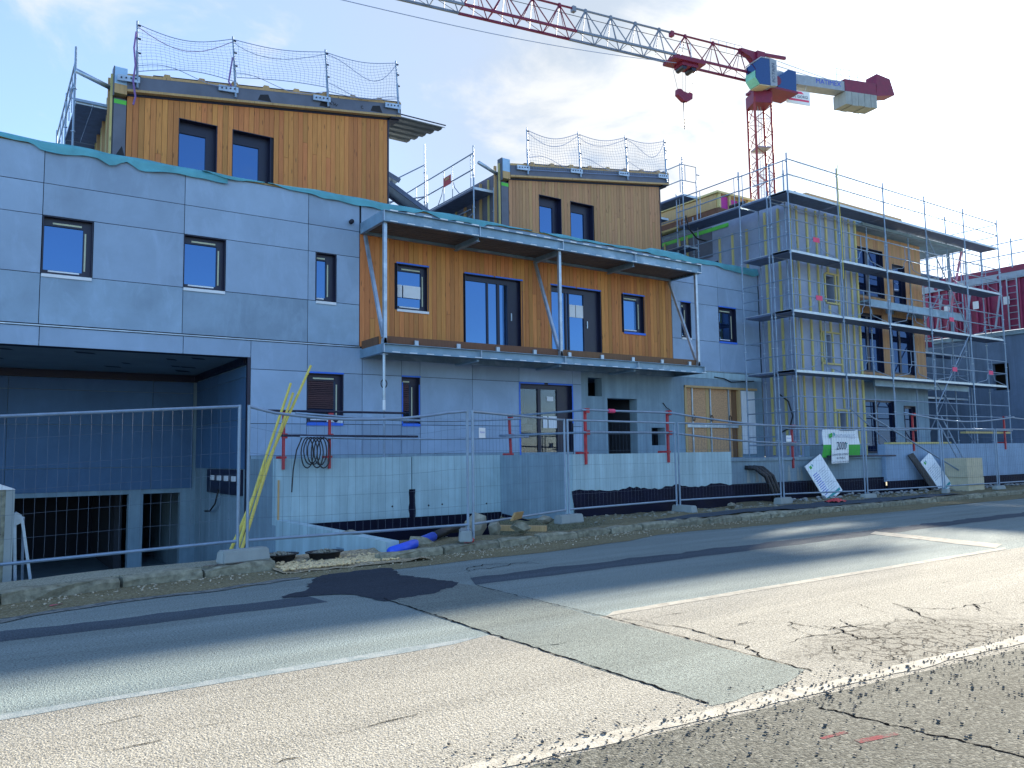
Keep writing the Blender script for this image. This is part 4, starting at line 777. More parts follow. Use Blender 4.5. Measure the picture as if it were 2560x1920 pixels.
# scaffold tower right of the farther dwelling
s4 = thing('scaffolding', 'scaffold tower on the roof just right of the farther timber dwelling', 'scaffolding', (20.7, 21, 7.35), 'scaffolding around the site')
for (x, y, z1) in ((21.38, 20.0, 12.3), (22.1, 20.0, 11.55), (21.38, 23.0, 12.0), (22.1, 23, 11.2)): standard(s4, x, y, 7.36, z1)
deck(s4, 21.42, 20.02, 22.08, 22.98, 10.92); deck(s4, 21.42, 20.02, 22.08, 22.98, 9.0); deck(s4, 20.15, 20.6, 21.2, 23.2, 10.1)
for z in (11.45, 12.05): rail(s4, (21.38, 20.0, z), (21.38, 25.0, z)); rail(s4, (21.38, 20.0, z-.02), (22.05, 19.95, z-.02), .015)
rail(s4, (22.05, 19.95, 11.43), (22.05, 19.95, 12.03), .015, 'gate_upright'); rail(s4, (21.5, 19.98, 11.43), (21.5, 19.98, 12.03), .015, 'gate_upright'); rail(s4, (21.25, 20.0, 10.95), (21.25, 20.0, 12.05), .014, 'baluster'); rail(s4, (22.05, 19.95, 11.75), (22.2, 19.93, 11.74), .02, 'latch')
for z in (9.55, 10.05): rail(s4, (21.38, 20.0, z), (21.38, 23, z))
part('hanging_hose', MB().path([(21.45, 19.97, 10.1), (21.6, 19.95, 9.6), (21.95, 19.92, 9.3), (22.5, 19.9, 9.25)], .03, 6), 'black', s4)
# ================================================================== RIGHT BUILDING (battened walls, behind scaffolding)
RY, RX0, RX1 = 16.5, 22.88, 31.4
rb = thing('apartment_building', 'unfinished block with yellow vertical battens on grey walls, wrapped in scaffolding', 'building', (27, 20, 1.2))
op = [(26.75, 29.0, 1.3, 3.3), (29.6, 30.4, 1.5, 3.1), (26.75, 28.4, 4.3, 6.5), (28.9, 30.55, 4.3, 6.5), (26.75, 28.7, 7.15, 9.0), (29.35, 30.2, 7.0, 8.6)]
part('wall', MB().holes(RX0, 26.55, 1.2, 9.95, RY, RY+.3, [(24.35, 24.75, 4.45, 5.45), (25.0, 25.4, 1.7, 2.75), (24.6, 25.1, 6.6, 7.55)]), M('grey_sheathing', (.28, .33, .44), .7, 0, .2, 1.2), rb)
part('wall', MB().box(RX0, RY+.3, 1.2, RX0+.25, 17.99, 9.95).box(RX0, 17.99, 7.3, RX0+.25, 26, 9.95), M('grey_sheathing_side', (.27, .32, .43), .7, 0, .2, 1.2), rb)
part('bay_wall', MB().holes(26.55, RX1, 1.2, 9.9, RY+.25, RY+.5, op), 'concrete_dark', rb)
part('end_wall', MB().box(RX1-.25, RY+.5, 1.2, RX1, 27, 9.9).box(RX0+.3, 27, 1.2, RX1, 27.3, 9.9), 'concrete_dark', rb); part('roof_slab', MB().box(RX0, RY+.31, 9.96, RX1, 27.3, 10.12), 'concrete_dark', rb); part('floor_slab', MB().box(RX0+.26, RY+.51, 3.8, RX1-.26, 26.9, 4.0), 'concrete_dark', rb); part('floor_slab', MB().box(RX0+.26, RY+.51, 6.7, RX1-.26, 26.9, 6.9), 'concrete_dark', rb)
part('room_back', MB().box(26.6, 19.4, 1.2, 31, 19.5, 9.8), 'darkroom', rb)
# battens
rn = random.Random(17)
def batten(x, z0, z1, w=.07, side=False, y=None, mt='batten'):
    if side: part('batten', MB().box(RX0-.05, y, z0, RX0-.003, y+w, z1), mt, rb)
    else: part('batten', MB().box(x, RY-.05, z0, x+w, RY-.003, z1), mt, rb)
for k, x in enumerate((23.08, 23.62, 24.15, 24.72, 25.3, 25.72, 26.12, 26.48)):
    cut = {2: [(1.25, 9.8)], 3: [(1.25, 4.25), (5.55, 6.5), (7.65, 9.8)], 4: [(1.25, 1.6), (2.9, 9.8)]}.get(k, [(1.25, 9.8)])
    for z0, z1 in cut: batten(x, z0, z1, .09 if k % 2 else .07)
for y in (16.52, 17.0, 17.55): batten(0, 1.3, 9.8, .08, True, y)
for y in (18.35, 19.0, 19.6, 21.2, 21.6, 22.4): batten(0, 7.4, 9.8 if y > 20 else 9.4, .08, True, y)
for x0, x1, z in ((24.15, 25.35, 4.40), (24.15, 25.35, 5.50), (24.6, 25.4, 6.55), (24.6, 25.4, 7.6), (24.75, 25.78, 2.8), (24.75, 25.78, 1.62)): part('batten', MB().box(x0, RY-.052, z, x1, RY-.004, z+.06), 'batten', rb)
for x, z0, z1 in ((24.28, 4.46, 5.5), (24.80, 4.46, 5.5), (25.42, 1.68, 2.8), (24.95, 1.68, 2.8), (24.52, 6.61, 7.6), (25.12, 6.61, 7.6)): part('batten', MB().box(x, RY-.051, z0, x+.06, RY-.004, z1), 'batten', rb)
part('side_window', MB().box(RX0-.02, 19.75, 7.4, RX0-.004, 20.9, 8.55), 'frame', rb)
for z in (8.6,): part('blue_membrane', MB().box(RX0-.012, 20.0, 8.75, RX0-.004, 26, 9.9), 'sidetarp', rb)
part('green_tape', MB().box(RX0-.022, 19.2, 9.72, RX0-.013, 26, 9.86), 'greentape', rb)
# timber-clad bay with its windows
boards(rb, 26.6, 31.38, 6.95, lambda x: 9.55, RY+.245, op, .15, 'clad2', 21); boards(rb, 26.6, 31.38, 4.2, lambda x: 6.6, RY+.245, op, .15, 'clad2', 22)
for a, b, c, d in op:
    w, h = b-a, d-c; window(rb, a, b, c, d, RY+.24, [(.06, w*.46, .08, h-.1), (w*.54, w-.08, .08, h-.1)] if w > 1 else [(.06, w-.12, .08, h-.1)], None, depth=.12, gl='glass_dark')
for z in (6.72, 3.86): part('balcony_beam', MB().box(26.6, RY-.45, z-.16, 33.2, RY-.38, z+.12).box(26.6, RY-.37, z+.06, 33.2, RY+.23, z+.11), 'steelbeam', rb)
part('brown_fascia', MB().box(26.6, RY+.12, 6.84, 31.3, RY+.22, 7.02), 'brownwood', rb)
part('roof_overhang', MB().box(26.6, RY-.3, 9.60, 33.8, 20.0, 9.70), 'concrete_dark', rb)
# stacked roof boards and the half-built roof box
for k, (x0, x1, z) in enumerate(((24.4, 30.6, 10.55), (24.8, 30.9, 10.43), (24.2, 30.2, 10.31), (25.2, 31.1, 10.19))): part('roof_board', MB().box(x0, RY+.45+.05*k, z, x1, 19.5, z+.08), ('timber', 'brownwood')[k % 2], rb)
hy = 19.75
part('roof_box_base', MB().box(RX0+.12, hy+.02, 10.13, 25.6, 23.4, 10.62), 'brownwood', rb)
for k in range(5): part('stud', MB().box(RX0+.15+.56*k, hy-.02, 10.62, RX0+.25+.56*k, hy+.1, 11.16), 'batten', rb)
for k in range(4): part('red_panel', MB().box(RX0+.26+.56*k, hy+.05, 10.63, RX0+.70+.56*k, hy+.09, 11.10 if k in (0, 3) else 11.04), M('magenta_sheet%d' % k, (.42, .02, .24), .6), rb)
part('top_plate', MB().box(RX0+.02, hy-.06, 11.165, 25.7, 23.4, 11.24), 'batten', rb); part('roof_box_side', MB().extrude([(RX0+.1, hy+.1, 10.62), (RX0+.1, 23.4, 10.62), (RX0+.1, 23.4, 11.15), (RX0+.1, hy+.1, 11.15)], (.1, 0, 0)), 'timber', rb)
for k in range(4): part('eaves_board', MB().box(RX0-.25, 20.2+1.1*k, 10.16+.02*k, RX0+.09, 21.2+1.1*k, 10.24+.02*k), 'batten', rb)
# ================================================================== MAIN SCAFFOLD
ms = thing('scaffolding', 'tall four-deck scaffold wrapped round the corner of the battened block', 'scaffolding', (28, 15.9, 1.25), 'scaffolding around the site')
XP = [21.5, 24.2, 27.0, 29.8, 32.7, 35.5]; ZD = [3.99, 5.93, 7.87, 9.82]; SY, SI = 15.6, 16.32; base = 1.26
for i, x in enumerate(XP):
    standard(ms, x, SY, base, 11.05); standard(ms, x+.05 if i == 0 else x, SI, base, 9.8 if i not in (0, 4) else 10.9)
    part('base_jack', MB().tube((x, SY, 1.2), (x, SY, 1.3), .05, 8), 'galv', ms)
tagged = {(0, 1), (0, 2), (3, 1), (3, 0), (4, 0)}
for i in range(5):
    a, b = XP[i], XP[i+1]
    for L, z in enumerate(ZD):
        if i == 4 and L == 3: deck(ms, a+.03, SY+.02, b-.03, SI-.03, z)
        else: deck(ms, a+.03, SY+.02, b-.03, SI-.03, z)
        if L < 3:
            for h in (.5, 1.0): rail(ms, (a, SY, z+h), (b, SY, z+h))
            frame_guard(ms, a, b, SY-.005, z, 'y', (i, L) in tagged)
        else:
            for h in (.52, 1.03): rail(ms, (a, SY, z+h), (b, SY, z+h), .023)
    for z in (2.67, 3.15): rail(ms, (a, SY, z), (b, SY, z), nm='ledger')
    xm = (a+b)/2; standard(ms, xm, SI+.05, base, 9.75, .018, False)
    rail(ms, (a, SI, 9.6), (b, SI, 9.6), nm='ledger')
part('brace', MB().tube((29.85, SY+.03, 9.6), (32.65, SY+.03, 6.1), .022, 7), 'tube', ms); part('brace', MB().tube((32.65, SY+.04, 5.9), (29.9, SY+.04, 3.0), .022, 7), 'tube', ms); part('brace', MB().tube((29.9, SY+.05, 4.0), (32.7, SY+.05, 1.5), .022, 7), 'tube', ms); part('brace', MB().tube((24.2, SY+.02, 2.9), (27.0, SY+.02, 1.4), .022, 7), 'tube', ms); part('brace', MB().tube((33.9, SI, 9.6), (32.9, SI+.3, 6.2), .05, 7), M('pink_prop', (.5, .2, .3), .5), ms)
part('prop', MB().tube((33.6, SI+.4, 6.0), (33.6, SI+.4, 9.6), .06, 8), 'tube', ms)
part('far_deck', MB().box(32.9, 18.0, 8.95, 35.6, 18.7, 9.02), 'deckunder', ms); part('far_deck', MB().box(31.9, 18.2, 9.6, 33.6, 18.9, 9.67), 'deckunder', ms)
# ladder at the left side of the fourth deck, rails closing the right end
for z in ZD:
    for h in (.5, 1.0): rail(ms, (XP[-1], SY, z+h), (XP[-1], SI+1.6 if z > 9 else SI, z+h))
standard(ms, 35.5, SI+1.6, 9.3, 10.95); standard(ms, 33.9, SI+.9, 9.82, 10.6, .02, False)
# side run along the left flank and back over the roof
for y in (16.42, 17.55): standard(ms, 21.5, y, base, 10.0 if y < 17 else 11.0)
standard(ms, 22.42, 16.42, base, 10.9); standard(ms, 22.42, 17.5, base, 9.8)
standard(ms, 21.5, 20.45, 7.36, 11.05); standard(ms, 22.35, 20.45, 7.36, 10.3)
for L, z in enumerate(ZD): deck(ms, 21.53, SY+.03 if False else SI+.1, 22.38, 17.5, z+.005); deck(ms, 21.53, SY+.1, 22.3, SI+.06, z+.014)
deck(ms, 21.53, 17.6, 22.38, 20.4, 9.82)
for z in ZD:
    for h in (.5, 1.0): rail(ms, (21.5, SY, z+h), (21.5, 17.55, z+h))
for h in (.52, 1.03): rail(ms, (21.5, 17.55, 9.82+h), (21.5, 20.45, 9.82+h))
for z in (2.67, 3.15, 1.9): rail(ms, (21.5, SY, z), (21.5, 17.55, z), nm='ledger')
for z in (8.4, 8.9): rail(ms, (21.5, 17.55, z), (21.5, 20.45, z))
for yy in (15.75, 17.4, 17.75, 19.3, 20.3): rail(ms, (21.5, yy, 9.84), (21.5, yy, 10.85), .013, 'baluster')
for z in ZD[:3]: part('guard_frame', MB().path([(21.5, 15.9, z), (21.5, 15.9, z+.85), (21.5, 16.3, z+.85), (21.5, 16.3, z)], .013, 6), 'tube', ms)
part('rolled_mat', MB().tube((22.3, 15.9, 9.92), (22.3, 16.7, 9.92), .09, 10), 'black', ms); part('rolled_mat', MB().tube((21.7, 17.5, 9.93), (21.7, 18.1, 9.93), .09, 10), 'black', ms)
part('hanging_rope', MB().path([(24.2, SY-.06, 11.15), (24.14, SY-.07, 10.8), (24.16, SY-.07, 10.2), (24.2, SY-.06, 9.6), (24.24, SY-.06, 8.6), (24.22, SY-.06, 7.2)], .014, 5), 'yellow', ms)
part('hanging_hose', MB().path([(RX0-.06, 17.3, 3.4), (RX0-.08, 16.9, 3.1), (RX0-.08, 16.75, 2.6), (RX0-.08, 16.9, 2.2), (RX0-.06, 17.3, 2.05)], .025, 6), 'black', ms)
# ================================================================== FAR CONCRETE SHELL WITH RED FORMWORK
fw = thing('concrete_shell', 'bare concrete storey at the far right with a dark window hole, under red formwork', 'building', (38.5, 18, 0))
def xwall(mb, X, y0, y1, z0, z1, t=.3): return mb.box(X, y0, z0, X+t, y1, z1)
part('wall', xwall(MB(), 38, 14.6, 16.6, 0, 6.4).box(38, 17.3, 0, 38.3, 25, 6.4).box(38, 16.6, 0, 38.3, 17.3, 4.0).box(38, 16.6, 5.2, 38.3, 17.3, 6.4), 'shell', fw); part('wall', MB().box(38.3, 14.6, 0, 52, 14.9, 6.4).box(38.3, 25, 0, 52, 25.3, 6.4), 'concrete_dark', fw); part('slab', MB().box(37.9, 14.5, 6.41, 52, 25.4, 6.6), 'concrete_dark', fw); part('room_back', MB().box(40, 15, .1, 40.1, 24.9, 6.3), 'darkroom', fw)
part('link_wall', MB().box(31.6, 21.0, 0, 38, 21.3, 5.6), 'shell', fw); 
ff = thing('wall_formwork', 'red steel wall formwork with pale walers, ladder and walkway railing at the far right', 'formwork', (38, 18, 6.6))
ys = [14.6, 15.9, 17.2, 18.5, 19.8, 21.1, 22.4, 23.7]
for k, (a, b) in enumerate(zip(ys, ys[1:])):
    p = part('formwork_panel', MB().box(37.85, a+.01, 6.62, 37.9, b-.01, 9.4), 'redform', ff)
    for q in range(4): y = a+.08+q*(b-a-.16)/3; part('rib', MB().box(37.72, y-.03, 6.62, 37.848, y+.03, 9.15), 'redform', p)
    part('raking_prop', MB().tube((37.7, (a+b)/2, 8.6), (36.9, (a+b)/2, 6.62), .045, 8), 'cranewhite', p); part('padlock_plate', MB().box(37.70, a+.35, 7.75, 37.715, a+.6, 8.1), 'white', p)
part('waler', MB().box(37.66, 14.6, 8.85, 37.718, 23.7, 9.15), 'cranewhite', ff); part('top_rail', MB().box(37.68, 14.6, 9.16, 37.9, 23.7, 9.42), 'magenta', ff)
for y in (15.2, 16.6, 18.0, 19.4): part('hole_mark', MB().tube((37.66, y, 9.0), (37.645, y, 9.0), .09, 12), 'magenta', ff)
for z in (9.9, 10.45): part('walkway_rail', MB().tube((37.5, 14.6, z), (37.5, 23.7, z), .025, 7), 'tube', ff)
for k in range(8): part('walkway_post', MB().tube((37.5, 14.7+1.25*k, 9.3), (37.5, 14.7+1.25*k, 10.6), .03, 7), 'tube', ff); part('bent_guard', MB().path([(37.45, 14.8+1.25*k, 9.4), (37.45, 14.8+1.25*k, 9.75), (37.45, 15.2+1.25*k, 9.75), (37.45, 15.2+1.25*k, 9.4)], .02, 6), 'tube', ff)
ld = part('ladder', MB().tube((37.55, 16.25, 6.6), (37.55, 16.25, 9.0), .03, 7).tube((37.55, 15.85, 6.6), (37.55, 15.85, 9.0), .03, 7), 'cranewhite', ff)
for k in range(8): part('rung', MB().tube((37.55, 15.85, 6.75+.29*k), (37.55, 16.25, 6.75+.29*k), .016, 6), 'cranewhite', ld)
part('blue_plate', MB().box(37.69, 14.95, 7.9, 37.716, 15.2, 8.25), 'bluetape', ff)
fs = thing('scaffolding', 'crowded far scaffold between the battened block and the red formwork', 'scaffolding', (35.5, 19, 1.2), 'scaffolding around the site')
for x in (32.4, 34.4, 36.4):
    for y in (17.6, 19.8): standard(fs, x, y, 1.2, 9.9 if y < 18 else 9.4)
for z in (3.6, 5.5, 7.4):
    deck(fs, 32.4, 17.65, 36.4, 18.3, z)
    for h in (.5, 1.0): rail(fs, (32.4, 17.6, z+h), (36.4, 17.6, z+h)); rail(fs, (36.4, 17.6, z+h), (36.4, 19.8, z+h))
for k in range(3): part('brace', MB().tube((32.4+2*(k % 2), 17.62, 1.5+2.3*k), (34.4+2*(k % 2), 17.62, 3.6+2.2*k), .024, 7), 'tube', fs); part('shore', MB().tube((33.2+1.2*k, 18.9, 5.6), (33.2+1.2*k, 18.9, 9.0), .045, 8), 'cranewhite', fs)
part('site_beam', MB().box(32.2, 18.6, 9.0, 37.2, 18.8, 9.2), 'redform', fs); part('site_beam', MB().box(32.2, 19.6, 6.2, 37.4, 19.8, 6.45), 'redform', fs)
# ================================================================== TOWER CRANE
CX, CY = 58.35, 44.95
cr = thing('tower_crane', 'red and white tower crane with lattice jib rising behind the site', 'crane', (CX, CY, -3))
ang = rad(34.3+28); ca, sa = math.cos(ang), math.sin(ang); hw = .78
cor = [(CX+hw*(ca*a-sa*b), CY+hw*(sa*a+ca*b)) for a, b in ((-1, -1), (1, -1), (1, 1), (-1, 1))]; MT = 33.2
for c in cor: part('mast_chord', MB().tube((*c, -3), (*c, MT), .115, 6), 'cranemast', cr)
br = MB(); z = 0
while z < MT-1.2:
    for i in range(4):
        a, b = cor[i], cor[(i+1) % 4]; br.tube((*a, z), (*b, z+1.3), .04, 4, False); br.tube((*b, z+1.3), (*a, z+2.6), .04, 4, False); br.tube((*a, z), (*b, z), .03, 4, False)
    z += 2.6
part('mast_bracing', br, 'cranemast', cr)
for z in (15.6, 28.6, 18.2): part('mast_platform', MB().extrude([(*c, z) for c in [(CX+(x-CX)*.85, CY+(y-CY)*.85) for x, y in cor]], (0, 0, .12)), 'galv', cr)
lm = MB(); lm.tube((CX-.2, CY, -3), (CX-.2, CY, MT), .03, 4).tube((CX+.2, CY, -3), (CX+.2, CY, MT), .03, 4)
for k in range(80): lm.tube((CX-.2, CY, 8+.3*k), (CX+.2, CY, 8+.3*k), .015, 3, False)
part('mast_ladder', lm, 'cranewhite', cr)
jd = Vector((-.986, .165, 0)).normalized(); jn = Vector((jd.y, -jd.x, 0)); jn = jn if jn.dot(Vector((-CX, -CY, 0))) > 0 else -jn; ZU = Vector((0, 0, 1)); O = Vector((CX, CY, 0))
def J(s, n, z): return O+jd*s+jn*n+ZU*z
def jbox(mb, s0, s1, n0, n1, z0, z1):
    P = [J(s, n, z) for z in (z0, z1) for s, n in ((s0, n0), (s1, n0), (s1, n1), (s0, n1))]; c = sum(P, Vector())/8
    fs = [(0,3,2,1),(4,5,6,7),(0,1,5,4),(1,2,6,5),(2,3,7,6),(3,0,4,7)]
    if (P[1]-P[0]).cross(P[3]-P[0]).z < 0: fs = [tuple(reversed(q)) for q in fs]
    return mb.add(P, fs)
part('turntable', MB().extrude([(CX+(x-CX)*1.12, CY+(y-CY)*1.12, 32.7) for x, y in cor], (0, 0, 1.1)), 'magenta', cr); part('slew_ring', MB().tube((CX, CY, 33.8), (CX, CY, 34.1), .95, 16), 'magenta', cr)
part('slew_platform', jbox(MB(), -3.3, .9, -.7, 1.5, 33.85, 34.05), 'magenta', cr)
part('tower_head', jbox(MB(), -.55, .35, -.45, .45, 34.05, 37.75), 'magenta', cr); part('head_arm', MB().bar(J(-.3, 0, 37.75), J(-3.4, 0, 37.95), .22, .26), 'magenta', cr); part('head_nose', MB().extrude([J(.3, -.25, 37.7), J(2.0, -.25, 37.75), J(2.0, -.25, 37.45), J(1.0, -.25, 37.1), J(.3, -.25, 36.2)], jn*.5), 'magenta', cr)
# cab
cbm = MB().extrude([J(.3, .6, 33.85), J(1.5, .6, 33.75), J(1.95, .6, 34.3), J(1.9, .6, 35.7), J(1.25, .6, 36.2), J(.3, .6, 36.25)], jn*1.25); cab_ = part('cab', cbm, 'cab', cr)
part('cab_panel', MB().extrude([J(.29, .58, 33.8), J(.29, .58, 36.3), J(-.5, .58, 36.3), J(-.5, .58, 33.9)], jn*1.29), 'cranewhite', cab_); part('cab_floor', MB().extrude([J(.3, .62, 33.76), J(1.5, .62, 33.66), J(1.5, .62, 33.74), J(.3, .62, 33.84)], jn*1.2), 'beige', cab_); part('cab_roof', MB().extrude([J(.3, .58, 36.26), J(1.27, .58, 36.22), J(1.93, .58, 35.72), J(1.98, .58, 35.78), J(1.3, .58, 36.3), J(.3, .58, 36.34)], jn*1.29), 'cranewhite', cab_); part('cab_lower_glass', MB().extrude([J(1.52, .62, 33.76), J(1.97, .62, 34.3), J(1.96, .62, 34.9), J(2.0, .62, 34.9), J(2.02, .62, 34.28), J(1.56, .62, 33.72)], jn*1.2), 'cabgreen', cab_)
part('lettering', textmb('POTAIN', .50, frame_mtx(J(-.1, 1.885, 35.05), ZU, jd if ZU.cross(jd).dot(jn) > 0 else -jd)), 'ink', cab_)
part('motor_house', MB().extrude([J(-1.0, .4, 34.06), J(-3.2, .4, 34.06), J(-3.25, .4, 36.0), J(-2.3, .4, 36.0), J(-1.0, .4, 35.0)], jn*1.0), 'cab', cr); part('winch_drum', MB().tube(J(-.95, .5, 34.7), J(-.95, 1.45, 34.7), .42, 12), 'magenta', cr)
# jib: triangular lattice in alternating red and white sections
def jib(s0, s1, mt, h, w):
    mb = MB(); n = max(1, round((s1-s0)/2.7)); st = (s1-s0)/n; zb = 35.3
    mb.tube(J(s0, 0, zb+h), J(s1, 0, zb+h), .085, 6)
    for e in (-1, 1): mb.bar(J(s0, e*w, zb), J(s1, e*w, zb), .15, .18)
    for i in range(n):
        a, b = s0+i*st, s0+(i+1)*st; mid = (a+b)/2
        for e in (-1, 1): mb.tube(J(mid, 0, zb+h), J(a, e*w, zb), .05, 4, False); mb.tube(J(mid, 0, zb+h), J(b, e*w, zb), .05, 4, False); mb.tube(J(mid, 0, zb+h), J(mid, e*w, zb), .035, 4, False)
        mb.bar(J(mid, 0, zb+h+.12), J(mid, 0, zb+h-.18), .2, .22)
        mb.tube(J(a, -w, zb), J(b, w, zb), .032, 4, False); mb.tube(J(a, w, zb), J(a, -w, zb), .032, 4, False)
    mb.bar(J(s1-.1, 0, zb+h+.1), J(s1-.1, 0, zb+h-.35), .32, .36)
    part('jib_section', mb, mt, cr)
jib(.5, 9.6, 'magenta', 2.35, .68); jib(9.6, 19.3, 'cranegrey', 2.35, .68); jib(19.3, 29.0, 'magenta', 2.3, .66); jib(29.0, 38.5, 'cranegrey', 2.2, .62); jib(38.5, 47, 'cranegrey', 2.0, .6)
part('jib_walkway', MB().bar(J(.5, .72, 35.25), J(9.5, .72, 35.25), .1, .12), 'magenta', cr)
tr = part('trolley', jbox(jbox(MB(), 6.6, 9.9, -.85, .85, 34.95, 35.2), 7.2, 8.9, -.6, .6, 34.65, 35.0), 'magenta', cr); part('trolley_pulley', MB().tube(J(7.6, -.5, 34.6), J(7.6, .5, 34.6), .26, 10), 'frame', tr); part('trolley_pulley', MB().tube(J(8.6, -.5, 34.6), J(8.6, .5, 34.6), .26, 10), 'frame', tr)
part('service_cage', MB().path([J(8.2, .9, 35.2), J(8.2, .9, 36.5), J(9.3, .9, 36.5), J(9.3, .9, 35.2)], .03, 4).path([J(8.2, .9, 35.9), J(9.3, .9, 35.9)], .03, 4), 'galv', tr)
for s, e in ((7.0, 7.7), (8.1, 8.2), (8.4, 8.5), (9.6, 9.0)): part('hoist_rope', MB().tube(J(s, 0, 34.9), J(e, 0, 32.4), .02, 4), 'frame', cr)
hk = part('hook_block', MB().extrude([J(9.15, -.2, 32.6), J(9.2, -.2, 32.1), J(8.6, -.2, 31.65), J(8.2, -.2, 31.6), J(7.65, -.2, 31.95), J(7.6, -.2, 32.4), J(7.85, -.2, 32.55), J(8.1, -.2, 32.4), J(8.6, -.2, 32.5), J(8.8, -.2, 32.65)], jn*.4), 'magenta', cr); part('hook', MB().tube(J(8.4, 0, 31.6), J(8.4, 0, 30.8), .08, 6).tube(J(8.4, 0, 30.8), J(8.4, 0, 29.2), .06, 6), 'frame', hk)
for n_, z_ in ((-.25, 37.2), (.25, 36.9)): part('jib_cable', MB().tube(J(.5, n_, z_), J(40, n_, z_-.1), .016, 4), 'frame', cr)
hr2 = MB()
for k in range(5): hr2.tube(J(1.0+.9*k, -.8, 37.7), J(1.0+.9*k, -.8, 38.6), .025, 4)
hr2.tube(J(1.0, -.8, 38.6), J(4.6, -.8, 38.6), .025, 4).tube(J(1.0, -.8, 38.2), J(4.6, -.8, 38.2), .02, 4)
part('handrail', hr2, 'galv', cr)
# counter-jib
cz = lambda s: 35.50+.072*(-s-4.2)
def cj(s0, s1, n0, n1, za, zb):
    P = [J(s, n, cz(s)+z) for z in (za, zb) for s, n in ((s0, n0), (s1, n0), (s1, n1), (s0, n1))]; fs = [(0,3,2,1),(4,5,6,7),(0,1,5,4),(1,2,6,5),(2,3,7,6),(3,0,4,7)]
    if (P[1]-P[0]).cross(P[3]-P[0]).z < 0: fs = [tuple(reversed(q)) for q in fs]
    return MB().add(P, fs)
part('counter_jib', cj(-10.2, -.6, -.6, .6, -.15, .8), 'cranewhite', cr); part('counter_jib_end', cj(-14.4, -10.2, -.65, .65, -.2, 1.05), 'magenta', cr)
part('ballast_shield', MB().extrude([J(-14.4, -.65, cz(-14.4)-.2), J(-17.0, -.65, cz(-14.4)+.35), J(-16.4, -.65, cz(-14.4)+1.9), J(-14.6, -.65, cz(-14.4)+2.1)], jn*1.3), 'magenta', cr)
for k in range(5): part('counterweight', cj(-14.3+.85*k, -13.5+.85*k, -.75, .75, -1.5-.05*(k % 2), -.21), 'concrete_foot', cr)
for a, b in (((-.2, 0, 37.7), (-10.0, 0, cz(-10)+.9)), ((-.5, .3, 36.9), (-7.4, .3, cz(-7.4)+.8)), ((-.5, -.3, 36.9), (-7.4, -.3, cz(-7.4)+.8))): part('tie_bar', MB().tube(J(*a), J(*b), .04, 4), 'galv', cr)
hr = MB()
for s in (-9.2, -9.8, -10.9, -12.0): hr.tube(J(s, .6, cz(s)+.8), J(s, .6, cz(s)+2.0), .03, 4)
for z in (1.4, 2.0): hr.tube(J(-9.2, .6, cz(-9.2)+z), J(-12, .6, cz(-12)+z), .025, 4)
part('handrail', hr, 'galv', cr)
fl = -jd
part('lettering', textmb('MATIMEX', .66, frame_mtx(J(-8.1, .612, cz(-8.1)+.42), fl+ZU*.072, ZU), sx=1.15), 'inkblue', cr)
sg = part('hanging_sign', MB().extrude([J(-3.1, .2, 33.55), J(-5.95, .2, 33.7), J(-5.95, .2, 35.0), J(-3.1, .2, 34.8)], jn*.1), 'signboard', cr, 'white advertising board with a red swoosh hung under the counter-jib')
part('sign_red_band', MB().extrude([J(-3.3, .305, 34.02), J(-5.8, .305, 34.15), J(-5.8, .305, 33.97), J(-3.3, .305, 33.82)], jn*.01), 'pink', sg); part('sign_red_band', MB().extrude([J(-3.2, .305, 34.02), J(-3.2, .305, 34.7), J(-4.9, .305, 34.85), J(-5.2, .305, 34.65), J(-3.7, .305, 34.55), J(-3.45, .305, 34.05)], jn*.01), 'pink', sg)
part('lettering', textmb('DE GIORGI', .40, frame_mtx(J(-4.72, .318, 34.33), fl+ZU*.06, ZU)), 'ink', sg); part('sign_hanger', MB().tube(J(-3.9, .25, 34.85), J(-4.4, .5, 35.4), .03, 4), 'galv', sg); part('sign_hanger', MB().tube(J(-5.4, .25, 34.95), J(-5.4, .5, 35.5), .03, 4), 'galv', sg)
# overhead cable crossing the sky
single('overhead_cable', MB().path([(47.3-39*t, 44.5-12*t, 33.6-12*t-.5*math.sin(math.pi*t)) for t in [k/24 for k in range(25)]], .022, 5), 'rope', 'thin dark cable crossing the sky below the crane jib', 'cable', (28, 38, 27))
# ================================================================== RETAINING WALLS
def wallthing(label, loc): return thing('retaining_wall', label, 'wall', loc, 'concrete retaining walls')
w1 = wallthing('pale concrete retaining wall in front of the grey panels, left of the glazed entrance', (8, 16.2, -.8))
part('wall_section', MB().box(5.17, 16.1, .09, 8.22, 16.32, 1.43), 'concrete', w1); part('wall_section', MB().box(8.245, 16.1, .09, 10.6, 16.32, 1.44), 'concrete', w1); part('joint', MB().box(8.221, 16.13, .09, 8.244, 16.3, 1.42), 'backing', w1)
jm = MB(); rn = random.Random(2); jm.extrude([(8.233+(-.075 if k < 9 else .075)+rn.uniform(-.012, .012), 16.088, .09+.62*(k if k < 9 else 17-k)/8) for k in range(18)], (0, .011, 0)); part('tar_strip', jm, 'membrane', w1)
part('footing_membrane', MB().box(5.4, 16.06, -1.0, 10.6, 16.12, .085), 'membrane', w1); part('wall_return', MB().box(5.17, 16.33, -1.75, 5.39, 17.99, 1.43), 'concrete_dark', w1); part('wall_corner', MB().box(5.17, 16.1, -1.75, 5.38, 16.325, .088), 'concrete_dark', w1)
for x, z in ((7.75, .35), (8.65, .33), (9.0, .34), (10.2, .3)): part('tie_hole', MB().tube((x, 16.094, z), (x, 16.11, z), .022, 8), 'backing', w1)
part('timber_strip', MB().box(5.20, 16.075, .12, 5.235, 16.098, 1.0), 'timber', w1)
w2 = wallthing('darker concrete return wall running towards the road beside the glazed entrance', (10.7, 14.7, -.8))
